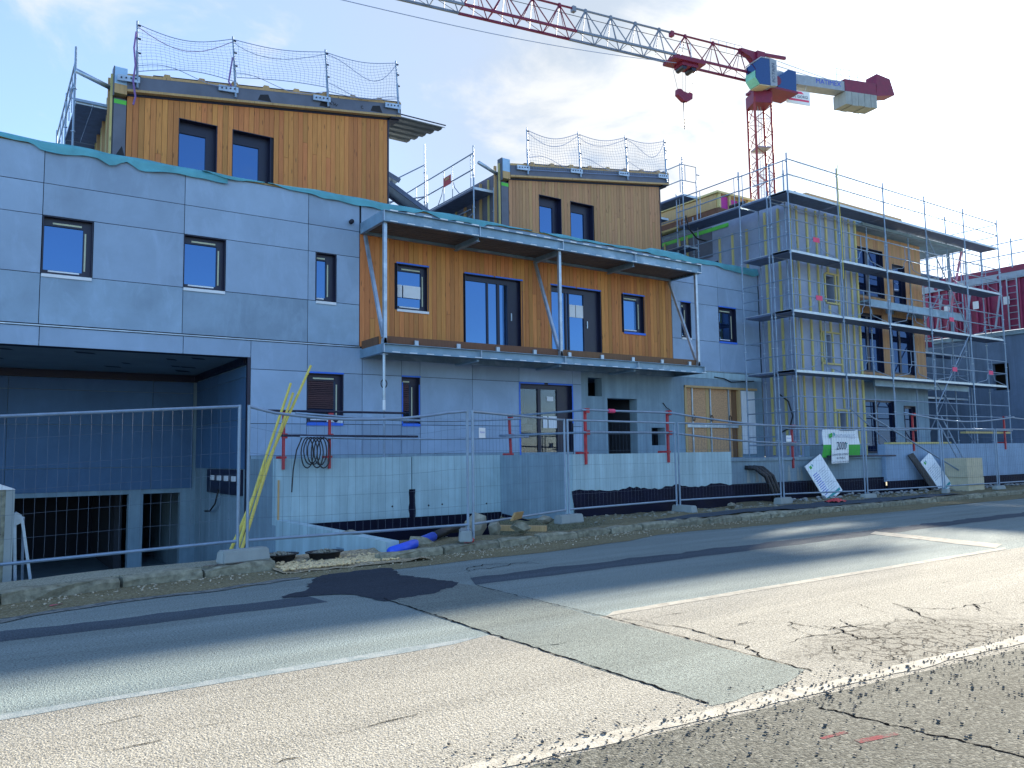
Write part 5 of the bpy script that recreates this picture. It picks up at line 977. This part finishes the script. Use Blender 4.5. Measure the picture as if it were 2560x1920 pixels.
part('wall_section', MB().box(10.6, 13.54, -.75, 10.82, 16.099, 1.435), 'concrete_dark', w2); part('footing_membrane', MB().extrude([(10.57, 13.6, -.9), (10.57, 16.0, -.9), (10.57, 16.0, .05), (10.57, 13.6, -.15)], (.028, 0, 0)), 'membrane', w2)
w3 = wallthing('pale concrete retaining wall with ragged black membrane below, under the raw concrete wall', (13, 13.4, -.4))
part('wall_section', MB().box(10.601, 13.3, .1, 13.66, 13.535, 1.435), 'concrete', w3); part('wall_section', MB().box(13.68, 13.3, .1, 15.6, 13.535, 1.44), 'concrete', w3); part('joint', MB().box(13.661, 13.33, .1, 13.679, 13.5, 1.42), 'backing', w3)
mb = MB(); n = 46; rn = random.Random(12); mt_ = [(10.55+5.05*i/n, .655+.03*math.sin(i*.5)+rn.uniform(-.02, .025)) for i in range(n+1)]
mb.add([p for x, z in mt_ for p in ((x, 13.29, z), (x, 13.27-.02*math.sin(x*3), .5), (x, 13.22-.04*math.sin(x*5), .28), (x, 13.18-.05*math.sin(x*4), .0))], [(i*4+k, i*4+k+1, (i+1)*4+k+1, (i+1)*4+k) for i in range(n) for k in range(3)]); mb.f = [tuple(reversed(q)) for q in mb.f]; part('footing_membrane', mb, 'membrane', w3, smooth=True)
w4 = wallthing('lower stained concrete wall with black pipes coming out, below the boarded doorway', (19, 14.1, -.2))
part('wall_section', MB().box(15.6, 14.0, .1, 23.3, 14.25, 1.18), 'concrete_dark', w4); part('wall_end', MB().box(15.4, 13.53, .1, 15.6, 14.25, 1.17), 'concrete', w4); part('slab_edge', MB().box(15.6, 13.96, 1.185, 23.3, 16.0, 1.26), 'concrete_dark', w4); part('footing_membrane', MB().box(15.5, 13.95, -.1, 23.4, 13.995, .60), 'membrane', w4)
rn = random.Random(31)
for x in (17.0, 17.35, 17.6, 18.7, 19.1, 19.25): part('lime_run', MB().extrude([(x, 13.993, .62), (x+.14, 13.993, .62), (x+.10, 13.993, 1.0+rn.uniform(-.1, .15)), (x+.04, 13.993, 1.0)], (0, .006, 0)), 'concrete_foot', w4)
for k in range(3): part('black_pipe', MB().path([(16.95+.16*k, 14.0, 1.02), (17.1+.16*k, 13.8, 1.0), (17.35+.14*k, 13.66, .78), (17.5+.13*k, 13.6, .4), (17.55+.13*k, 13.58, .1)], .055, 8), 'black', w4, smooth=True)
part('slab', MB().box(5.4, 16.33, 1.0, 14.7, 17.99, 1.30).box(10.83, 13.54, 1.0, 15.4, 16.329, 1.29).box(15.4, 14.26, .9, 37.5, 17.99, 1.182), 'concrete_dark', w4)
w5 = wallthing('long pale blue-grey concrete wall at the right, behind the leaning boards', (30, 14.1, -.2))
for k, (a, b) in enumerate(((23.31, 26.0), (26.02, 29.6), (29.62, 34), (34.02, 44))): part('wall_section', MB().box(a, 13.85, .45, b, 14.1, 1.60), 'concrete_blue', w5)
part('rear_section', MB().box(20.6, 14.6, 1.2, 23.3, 14.8, 1.60), 'concrete_dark', w5); part('footing_membrane', MB().box(23.3, 13.8, -.1, 44, 13.845, .47), 'membrane', w5)
part('timber_cap', MB().box(23.6, 13.82, 1.605, 27.2, 14.05, 1.66), 'batten', w5); part('timber_cap', MB().box(28.3, 13.85, 1.95, 31.5, 14.05, 2.02), 'batten', w5)
wr = thing('ramp_wall', 'low concrete wall along the ramp, ending at the fence beside the gravel', 'wall', (5.27, 13.4, -1.8))
part('wall_section', MB().extrude([(5.17, 10.95, -1.6), (5.17, 16.09, -1.75), (5.17, 16.09, .20), (5.17, 10.95, .19)], (.21, 0, 0)), 'concrete', wr); part('dirt_clump', MB().grid(lambda u, v: (5.19+.17*u, 12.2+.55*v, .205+.05*math.sin(math.pi*v)*math.sin(math.pi*u)), 4, 6), 'stone', wr); part('blockout', MB().box(5.155, 12.55, -.25, 5.17, 12.85, -.05), 'concrete_dark', wr)
# ================================================================== FENCE PANELS AND FEET
NODE = [(-.50, 11.45), (2.98, 10.62), (6.45, 10.62), (9.68, 12.35), (13.3, 12.9), (17.2, 13.05), (20.75, 12.95), (24.5, 12.75), (27.7, 12.65), (31.2, 12.6)]
NZ = [.12, .30, .30, .28, .28, .26, .22, .22, .22, .22]
FL = ['site fence panel across the dark driveway, at the left edge', 'site fence panel with sagging top tube in front of the pale retaining wall', 'site fence panel carrying a small white notice, slanting back from the road', 'site fence panel in front of the ragged black membrane', 'site fence panel in front of the black pipes and boarded doorway', 'site fence panel behind which the green banner hangs', 'site fence panel in front of the farther leaning board', 'site fence panel beside the beige block', 'last site fence panel at the far right']
def fence(i):
    a = Vector((*NODE[i], NZ[i])); b = Vector((*NODE[i+1], NZ[i+1])); d = (b-a); d.z = 0; L = d.length; d.normalize(); g = .06; a = a+d*g; b = b-d*g; H = 1.98-.2
    t = thing('site_fence', FL[i], 'fence', ((a.x+b.x)/2, (a.y+b.y)/2, min(a.z, b.z)), 'wire site fence panels'); rn = random.Random(80+i); sag = .17 if i == 1 else .0
    def pt(u, h): 
        p = a+(b-a)*u; s = sag*math.sin(math.pi*min(1, u*1.35)**.8) if sag and u < .75 else (sag*.75*math.sin(math.pi*.5) if sag else 0)
        s = sag*(1-abs(2*u-.9)**2) if sag else 0
        lean = {2: .02, 5: .03}.get(i, 0); return p+Vector((d.y, -d.x, 0))*(-lean*h)+Vector((0, 0, h*H+.05-s*max(0, h-.1)*(1 if 0 < u < 1 else 0)))
    for u in (0, 1): e = a if u == 0 else b; part('upright', MB().tube(e+Vector((0, 0, -.14)), e+Vector((0, 0, H+.07)), .021, 8), 'tube', t)
    part('top_tube', MB().path([pt(k/10, 1) for k in range(11)], .020, 8), 'tube', t); part('bottom_tube', MB().path([pt(k/10, .02) for k in range(11)], .020, 8), 'tube', t)
    mb = MB(); n = int(L/.118)
    for k in range(1, n):
        u = k/n; bend = rn.gauss(0, .012) if rn.random() < .25 else 0; mb.path([pt(u, .02)]+[pt(u, h)+d*(bend*math.sin(h*9+k)+rn.gauss(0, .002)) for h in (.2, .4, .6, .8)]+[pt(u, 1)], .0015, 4, False)
    for h in (.18, .34, .5, .66, .85): mb.path([pt(k/10, h)+Vector((0, 0, rn.gauss(0, .003))) for k in range(11)], .0015, 4, False)
    part('wire_mesh', mb, 'wire', t, stuff=True)
    return t, pt, d
PT = [fence(i) for i in range(9)]
for i, s in ((2, 0), (5, 0)): t, pt, d = PT[i]; p0 = pt(.05, .86); nrm = Vector((d.y, -d.x, 0)); part('notice', MB().extrude([p0+nrm*.03, p0+d*.2+nrm*.03, p0+d*.2+nrm*.03-Vector((0, 0, .16)), p0+nrm*.03-Vector((0, 0, .16))], nrm*.006), 'white', t, 'small white notice'); part('notice_text', textmb('Chantier', .045, frame_mtx(p0+d*.10+nrm*.037-Vector((0, 0, .07)), d, (0, 0, 1))), 'inkblue', t)
proto = None
FT = [(2.98, 10.56, .128, 12, 'grey concrete fence foot on the left footway slab beside the yellow poles'), (6.42, 10.75, .14, 60, 'grey concrete fence foot behind the kerb next to the blue pipe'), (9.62, 12.22, .12, 8, 'grey concrete fence foot right of the timber offcut'), (13.3, 12.72, .10, 85, 'grey concrete fence foot seen end-on before the black membrane'), (17.15, 13.0, .10, 10, 'grey concrete fence foot left of the nearer leaning board'), (20.75, 12.9, .10, 0, 'flat dark fence foot below the banner'), (24.5, 12.7, .10, 20, 'dark rounded fence foot left of the beige block'), (27.6, 12.6, .10, 0, 'dark fence foot right of the beige block')]
def footmesh():
    bm = bmesh.new(); bmesh.ops.create_cube(bm, size=1)
    for v in bm.verts: v.co = Vector((v.co.x*.66*(.94 if v.co.z > 0 else 1), v.co.y*.22*(.82 if v.co.z > 0 else 1), (v.co.z+.5)*.165))
    bmesh.ops.bevel(bm, geom=list(bm.edges), offset=.018, segments=2, affect='EDGES'); me = bpy.data.meshes.new('fence_foot'); bm.to_mesh(me); bm.free(); return me
fm = footmesh(); fm.materials.append(MAT['concrete_foot'])
sm_ = bpy.data.meshes.new('socket'); 
for x, y, z, r, lb in FT:
    o = bpy.data.objects.new('ballast_block', fm); COL.objects.link(o); o.location = (x, y, z); o.rotation_euler = (0, 0, rad(r)); o['label'] = lb; o['category'] = 'fence foot'; o['group'] = 'concrete fence feet'
    if lb.startswith(('flat', 'dark')): o.scale = (.9, .8, .75)
# ================================================================== RED GUARD POSTS AND TUBES
GP = [(5.30, 16.2, 1.43, 'red guard post clamped to the left end of the pale retaining wall'), (6.28, 16.2, 1.43, 'red guard post beside the coiled black cable'), (10.70, 15.9, 1.43, 'red guard post left of the glazed entrance'), (10.95, 13.42, 1.435, 'red guard post at the corner below the small empty opening'), (13.42, 13.42, 1.435, 'red guard post right of the empty doorway'), (18.95, 14.12, 1.18, 'red guard post below the scaffold corner left of the banner'), (24.9, 13.97, 1.60, 'red guard post with a rail above the timber cap at the right'), (31.0, 13.97, 1.60, 'red guard post farthest right on the long wall')]
for k, (x, y, z, lb) in enumerate(GP):
    t = thing('guard_post', lb, 'guard post', (x, y, z), 'red guard-rail posts'); lx = .05 if k == 2 else 0
    part('upright', MB().bar((x, y-.14, z-.22), (x-lx, y-.14, z+.98), .05, .05, (0, 1, 0)), 'red', t); part('clamp', MB().box(x-.06, y-.16, z+.005, x+.06, y+.14, z+.05).box(x-.05, y+.12, z-.25, x+.05, y+.17, z+.0049), 'red', t)
    for h in (.46, .93): part('rail_hook', MB().box(x-.05-lx*h, y-.24, z+h-.05, x+.05-lx*h, y-.166, z+h+.05), 'red', t)
GR = [((4.95, 15.97, 2.40), (8.0, 15.95, 2.40), .0, 'dark short upper guard tube behind the yellow poles'), ((5.5, 15.93, 2.36), (10.9, 15.6, 2.30), -.10, 'long upper guard tube above the pale retaining wall'), ((5.2, 15.96, 1.90), (8.3, 15.94, 1.88), 0, 'dark short lower guard tube holding the coiled cable'), ((5.6, 15.93, 1.87), (11.1, 15.6, 1.87), -.05, 'long lower guard tube above the pale retaining wall'), ((10.6, 15.7, 2.36), (10.95, 13.2, 2.38), 0, 'upper guard tube crossing the glazed entrance'), ((10.4, 15.8, 1.90), (11.0, 13.2, 1.90), 0, 'lower guard tube crossing the glazed entrance'), ((10.8, 13.2, 2.38), (13.6, 13.2, 2.36), 0, 'upper guard tube across the empty doorway'), ((10.8, 13.2, 1.90), (13.6, 13.2, 1.90), 0, 'lower guard tube across the empty doorway'), ((13.4, 13.17, 2.36), (19.3, 13.88, 2.10), -.06, 'upper guard tube sloping past the boarded doorway'), ((13.4, 13.17, 1.90), (19.4, 13.88, 1.64), -.06, 'lower guard tube sloping past the boarded doorway'), ((18.3, 13.86, 2.06), (25.0, 13.75, 2.05), -.03, 'upper guard tube from which the banner hangs'), ((17.0, 13.86, 1.60), (22.4, 13.8, 1.60), 0, 'lower guard tube behind the banner'), ((24.2, 13.7, 2.58), (31.5, 13.7, 2.55), -.22, 'drooping upper guard tube above the long wall at the right'), ((24.6, 13.7, 2.08), (31.3, 13.7, 2.06), .0, 'lower guard tube above the long wall at the right'), ((30.8, 13.7, 2.55), (40, 13.7, 2.5), -.12, 'farthest upper guard tube at the right edge'), ((20.2, 13.75, 1.27), (23.6, 13.7, 1.25), 0, 'dark tube lying on the ledge below the banner')]
for a, b, s, lb in GR:
    a = Vector(a); b = Vector(b); single('guard_tube', MB().path([a+(b-a)*k/12+Vector((0, 0, s*math.sin(math.pi*k/12))) for k in range(13)], .024, 8), 'frame' if lb.startswith('dark') else 'tube', lb, 'tube', (a+b)/2, 'loose guard-rail tubes', smooth=True)
single('plastic_cap', MB().tube((11.55, 13.2, 2.37), (11.72, 13.2, 2.37), .045, 8), 'pink', 'pink plastic cap on the tube by the empty doorway', 'cap', (11.6, 13.2, 2.37))
# ================================================================== LOOSE THINGS
YP = [((3.27, 13.4, -.72), (5.10, 14.0, 3.12), 'longest yellow timber pole, reaching the ground-floor window'), ((3.33, 13.0, -.72), (4.73, 14.0, 2.78), 'middle yellow timber pole, its splintered tip left of the longest one'), ((3.30, 12.7, -.72), (4.74, 13.9, 2.60), 'shortest yellow timber pole leaning among the others')]
for a, b, lb in YP: single('timber_pole', MB().path([Vector(a)+(Vector(b)-Vector(a))*k/8+Vector((.01*math.sin(k), 0, 0)) for k in range(9)], [.030-.001*k for k in range(9)], 7), 'yellow', lb, 'pole', a, 'yellow timber poles')
rn = random.Random(14); mb = MB()
for k in range(6): cx = 5.72+.07*k; r1, r2 = .13+.03*rn.random(), .27+.06*rn.random(); mb.path([(cx+r1*math.sin(a)+.02*a/6, 15.86+.02*rn.random(), 1.86-r2+r2*math.cos(a)) for a in [i*6.28/20 for i in range(21)]], .014, 5)
mb.path([(5.62, 15.88, 1.85), (5.52, 15.9, 1.6), (5.47, 15.95, 1.2), (5.46, 16.0, .75)], .014, 5)
single('cable_coil', mb, 'black', 'coiled black cable hanging over the lower guard tube', 'cable', (5.8, 15.86, 1.86))
# driveway concrete pillar and step ladder at the left edge
cp = thing('concrete_pillar', 'weathered concrete pillar cut by the left edge of the picture', 'pillar', (.33, 11.9, -.9)); part('shaft', MB().extrude([(.18, 11.8, -.9), (.50, 11.8, -.9), (.495, 11.8, 1.10), (.18, 11.8, 1.10)], (0, .35, 0)), 'kerb', cp); part('edge_board', MB().box(.405, 11.78, -.88, .50, 11.797, 1.10), 'concrete_foot', cp); part('cap', MB().extrude([(.16, 11.77, 1.102), (.505, 11.77, 1.102), (.34, 11.77, 1.17), (.16, 11.77, 1.2)], (0, .4, 0)), 'white', cp); part('hanging_cable', MB().path([(.30, 11.775, .86), (.33, 11.77, .7), (.36, 11.77, .55)], .008, 5), 'black', cp)
lad = thing('step_ladder', 'small grey step ladder standing in the driveway beside the concrete pillar', 'ladder', (.66, 12.7, -.9))
for x0, x1 in ((.52, .60), (.60, .86)): part('rail', MB().bar((x0+.02, 12.55, .72), (x1, 12.45, -.9), .035, .06), 'galv', lad)
for x0, x1 in ((.50, .44), (.62, .70)): part('rail', MB().bar((x0+.02, 12.6, .70), (x1, 13.2, -.9), .03, .05), 'galv', lad)
part('platform', MB().extrude([(.47, 12.5, .72), (.56, 12.5, .78), (.62, 12.5, .74), (.62, 12.5, .64), (.5, 12.5, .58)], (0, .2, 0)), 'galv', lad)
for z, w in ((.1, .60), (-.35, .68)): part('tread', MB().box(w-.1, 12.46, z, w+.10, 12.56, z+.03), 'galv', lad)
# rubber tubs of gravel
for k, (x, y, lb) in enumerate(((3.58, 10.98, 'flat black tub of gravel nearer the yellow poles'), (4.18, 10.85, 'flat black tub of gravel beside the low ramp wall'))):
    t = thing('mortar_tub', lb, 'tub', (x, y, .03), 'black tubs of gravel'); mb = MB(); n = 16; prof = [(.19, 0), (.22, .09), (.26, .095), (.26, .11), (.21, .105), (.19, .07)]
    mb.add([(x+r*1.05*math.cos(a), y+r*.8*math.sin(a), .03+z) for r, z in prof for a in [i*2*math.pi/n for i in range(n)]], [(j*n+i, j*n+(i+1) % n, (j+1)*n+(i+1) % n, (j+1)*n+i) for j in range(5) for i in range(n)]); part('tub', mb, 'black', t, smooth=True)
    mb = MB(); rn = random.Random(k)
    for q in range(120): a, r = rn.uniform(0, 6.28), .195*math.sqrt(rn.random()); blob(mb, (x+r*1.05*math.cos(a), y+r*.8*math.sin(a), .105+.06*(1-r/.21)), rn.uniform(.012, .022), q)
    part('gravel', mb, 'stone', t, stuff=True)
single('blue_pipe', MB().path([(5.0, 10.42, .10), (5.6, 10.9, .12), (6.15, 11.3, .17)], .075, 14), 'bluepipe', 'bright blue plastic pipe end sticking out of the dug earth', 'pipe', (5.4, 10.8, .05), smooth=True)
single('black_sleeve', MB().path([(6.15, 11.3, .17), (6.7, 11.75, .22), (7.4, 12.1, .2)], .07, 10), 'black', 'black pipe sleeve running on from the blue pipe', 'pipe', (6.7, 11.7, .1), smooth=True)
def stone(name, c, r, seed, sq, lb, mat='stone'):
    mb = MB(); blob(mb, c, r, seed, 1, sq, .22); single(name, mb, mat, lb, 'stone', (c[0], c[1], c[2]-r*sq[2]), 'stones by the kerb')
stone('rubble_block', (7.25, 11.75, .26), .26, 3, (1.0, .35, .8), 'large slanted stone slab behind the fence foot by the blue pipe'); stone('rubble_block', (7.35, 11.35, .24), .16, 4, (.8, .8, .9), 'squat grey stone right of the fence foot by the blue pipe', 'stone'); stone('rubble_block', (7.62, 10.98, .24), .15, 5, (1.1, .9, .8), 'rounded grey boulder just behind the kerb', 'kerb'); stone('rubble_block', (9.15, 12.35, .2), .13, 6, (1.4, .8, .7), 'pale lump of stone left of the second row fence foot'); stone('rubble_block', (14.9, 12.75, .2), .10, 7, (1.5, .9, .7), 'pale flat stone near the end-on fence foot'); stone('rubble_block', (5.75, 10.95, .1), .22, 8, (1.2, .6, .7), 'dirty broken stone lying against the blue pipe', 'kerb')
single('timber_offcut', MB().bar((7.75, 11.85, .17), (8.35, 11.25, .16), .16, .09), 'timber', 'long pale timber offcut lying behind the kerb', 'plank', (8.0, 11.5, .12), 'timber offcuts'); single('timber_offcut', MB().extrude([(7.42, 11.0, .36), (7.72, 11.15, .38), (7.70, 11.05, .5), (7.45, 10.92, .5)], (.01, -.05, 0)), 'timber', 'square timber offcut resting on the rounded boulder', 'plank', (7.55, 11.0, .36), 'timber offcuts')
single('red_cone_cap', MB().tube((6.30, 10.55, .15), (6.46, 10.62, .15), .04, 8), 'red', 'small red plastic piece at the foot of the fence by the kerb', 'debris', (6.38, 10.58, .14)); rg = MB().grid(lambda u, v: (17.75+.55*u, 11.95+.3*v, .17+.07*math.sin(3.1*u)*math.sin(3.1*v)+.02*math.sin(u*14+v*9)), 10, 6); single('red_rag', rg, 'red', 'crumpled red rag on the soil below the nearer leaning board', 'rag', (18.0, 12.1, .15))
single('litter', MB().add([(.72, 9.30, .012), (.84, 9.33, .02), (.85, 9.37, .012), (.74, 9.34, .014)], [(0, 1, 2, 3)]), 'pink', 'scrap of pink plastic in the gutter at the left', 'litter', (.75, 9.05, .01))
# leaning information boards, banner, beige blocks, ladder
def lean_board(label, x, y, w, h, tilt, roll_, n, faint=False):
    t = thing('information_board', label, 'sign', (x, y, .14), 'leaning information boards'); mm = Matrix.Translation((x, y, .14)) @ Matrix.Rotation(roll_, 4, 'Y') @ Matrix.Rotation(-tilt, 4, 'X')
    def q(a, b, c): return mm @ Vector((a, c, b))
    def slab(nm, a0, a1, b0, b1, c, mt, th=.004): part(nm, MB().extrude([q(a0, b0, c), q(a1, b0, c), q(a1, b1, c), q(a0, b1, c)], mm.to_3x3() @ Vector((0, -th, 0))), mt, t)
    slab('board', -w/2, w/2, 0, h, .0, 'signboard', .02); rn = random.Random(n)
    slab('footer_band', -w*.44, w*.44, h*.05, h*.11, -.021, 'inkteal', .002); slab('logo', -w*.34, -w*.22, h*.86, h*.93, -.021, 'green', .002); slab('logo', -w*.18, -w*.13, h*.88, h*.94, -.021, 'inkteal', .002)
    for k in range(11 if not faint else 7):
        b = h*(.70-.052*k); part('text_line', MB().extrude([q(-w*.40, b, -.021), q(-w*.40+w*rn.uniform(.2, .32), b, -.021), q(-w*.40+w*.3, b+.018, -.021), q(-w*.40, b+.018, -.021)], mm.to_3x3() @ Vector((0, -.002, 0))), 'inkblue' if not faint else 'inkfaint', t); part('text_line', MB().extrude([q(-w*.05, b, -.021), q(-w*.05+w*rn.uniform(.2, .45), b, -.021), q(-w*.05+w*.4, b+.014, -.021), q(-w*.05, b+.014, -.021)], mm.to_3x3() @ Vector((0, -.002, 0))), 'inkfaint', t)
    return t, mm
lean_board('white information board with blue text lines leaning left of the banner', 20.0, 13.45, .80, 1.18, rad(16), rad(-25), 1)
b2, mm2 = lean_board('white information board leaning right of the banner, farther along the wall', 25.75, 13.3, .66, 1.22, rad(18), rad(-27), 2, True)
part('back_sheet', MB().extrude([(24.4, 13.75, 1.25), (24.65, 13.72, 1.32), (25.35, 13.35, .16), (24.95, 13.35, .16), (24.75, 13.6, .7)], (0, .03, 0)), 'black', b2)
bn = thing('site_banner', 'white and green site banner hung from a guard tube, with a white poster over it', 'banner', (20.9, 13.8, 1.22))
def bx(u, z): return (20.08+1.70*u+.04*(2.02-z)*(2*u-1)*2, 13.78-.03*math.sin(u*7)-.02*math.sin(z*9), z)
part('white_half', MB().grid(lambda u, v: bx(u, 1.60+.43*v), 14, 5), 'signboard', bn, smooth=True); part('green_half', MB().grid(lambda u, v: bx(u, 1.24+.36*v), 14, 5), 'green', bn, smooth=True)
part('lettering', textmb('INNOVHAUS', .19, frame_mtx((21.02, 13.735, 1.83), (1, 0, 0), (0, 0, 1))), 'inkfaint', bn); part('logo', MB().extrude([(20.32, 13.74, 1.78), (20.46, 13.74, 1.82), (20.46, 13.74, 1.94), (20.32, 13.74, 1.90)], (0, -.006, 0)), 'green', bn); part('logo', MB().extrude([(20.52, 13.74, 1.90), (20.58, 13.74, 1.84), (20.60, 13.74, 1.90), (20.54, 13.74, 1.96)], (0, -.006, 0)), 'inkteal', bn)
ps = part('poster', MB().extrude([(20.32, 13.70, 1.06), (21.14, 13.70, 1.08), (21.22, 13.715, 1.80), (20.40, 13.715, 1.80)], (0, .01, 0)), 'signboard', bn, 'white poster forbidding entry to the public')
part('lettering', textmb('2000', .33, frame_mtx((20.80, 13.692, 1.555), (1, 0, 0), (0, 0, 1)), sx=.72, shear=.25), 'ink', ps); part('lettering', textmb('T', .22, frame_mtx((21.06, 13.692, 1.56), (1, 0, 0), (0, 0, 1)), sx=.9), 'inkteal', ps)
part('lettering', textmb('CHANTIER INTERDIT', .088, frame_mtx((20.76, 13.688, 1.315), (1, 0, .02), (0, 0, 1))), 'ink', ps); part('lettering', textmb('AU PUBLIC', .088, frame_mtx((20.76, 13.688, 1.215), (1, 0, .02), (0, 0, 1))), 'ink', ps); part('lettering', textmb('PORT DU CASQUE OBLIGATOIRE', .053, frame_mtx((20.74, 13.686, 1.105), (1, 0, .02), (0, 0, 1))), 'ink', ps)
bs = thing('block_stack', 'beige stack of two tall blocks standing on the soil at the right', 'blocks', (26.2, 12.95, .10))
for z0, z1, o in ((.10, .52, .03), (.525, 1.13, 0)): part('block', MB().box(25.95+o, 12.75, z0, 26.95+o, 13.45, z1), 'beige', bs)
part('kerf', MB().box(26.27, 12.742, .1, 26.30, 12.749, 1.12), 'beige', bs)
sl_ = thing('access_ladder', 'steel ladder leaning against the long wall behind the beige block', 'ladder', (27, 13.4, .2))
for o in (0, .38): part('stile', MB().tube((27.3+o, 13.3, .2), (26.2+o, 13.78, 2.5), .022, 7), 'tube', sl_)
for k in range(7): f_ = .1+.12*k; part('rung', MB().tube((27.3-1.1*f_, 13.3+.48*f_, .2+2.3*f_), (27.68-1.1*f_, 13.3+.48*f_, .2+2.3*f_), .014, 6), 'tube', sl_)
single('slanting_tube', MB().tube((21.6, 13.3, 2.45), (27.0, 12.95, .35), .024, 8), 'tube', 'long tube slanting down behind the fence to the beige block', 'tube', (24, 13.1, .4))
def deb(rn):
    x = rn.uniform(18, 31); y = rn.uniform(13.0, 13.75); return (x, y, soilz(x, y)+.02, rn.uniform(.02, .075))
scatter('wall_foot_debris', 160, deb, 91, M('site_debris', (.22, .23, .23), .8, 0, .5, 8, rnd=.2))
# ================================================================== HOUSE ACROSS THE STREET (seen mirrored in the ground-floor panes)
hs = thing('house', 'red-tiled house across the street, seen mirrored in the ground-floor window', 'house', (23, -17, 0))
part('wall', MB().box(14, -21, 0, 33, -14.4, 4.6), 'render', hs); part('roof', MB().extrude([(13.7, -13.9, 4.55), (13.7, -21.5, 4.55), (13.7, -17.7, 7.6)], (19.6, 0, 0)), 'rooftile', hs)
for k in range(20): part('tile_course', MB().box(13.7, -13.98-.18*k, 4.64+.144*k, 33.3, -13.80-.18*k, 4.70+.144*k), 'brick', hs)
part('gutter', MB().tube((13.7, -13.85, 4.5), (33.3, -13.85, 4.5), .07, 8), 'frame', hs)
for x in (16.5, 20, 25, 29.5): w_ = part('window', MB().box(x, -14.42, 1.2, x+1.2, -14.36, 2.6), 'frame', hs); part('pane', MB().box(x+.08, -14.355, 1.28, x+1.12, -14.35, 2.52), 'glass_dark', w_)
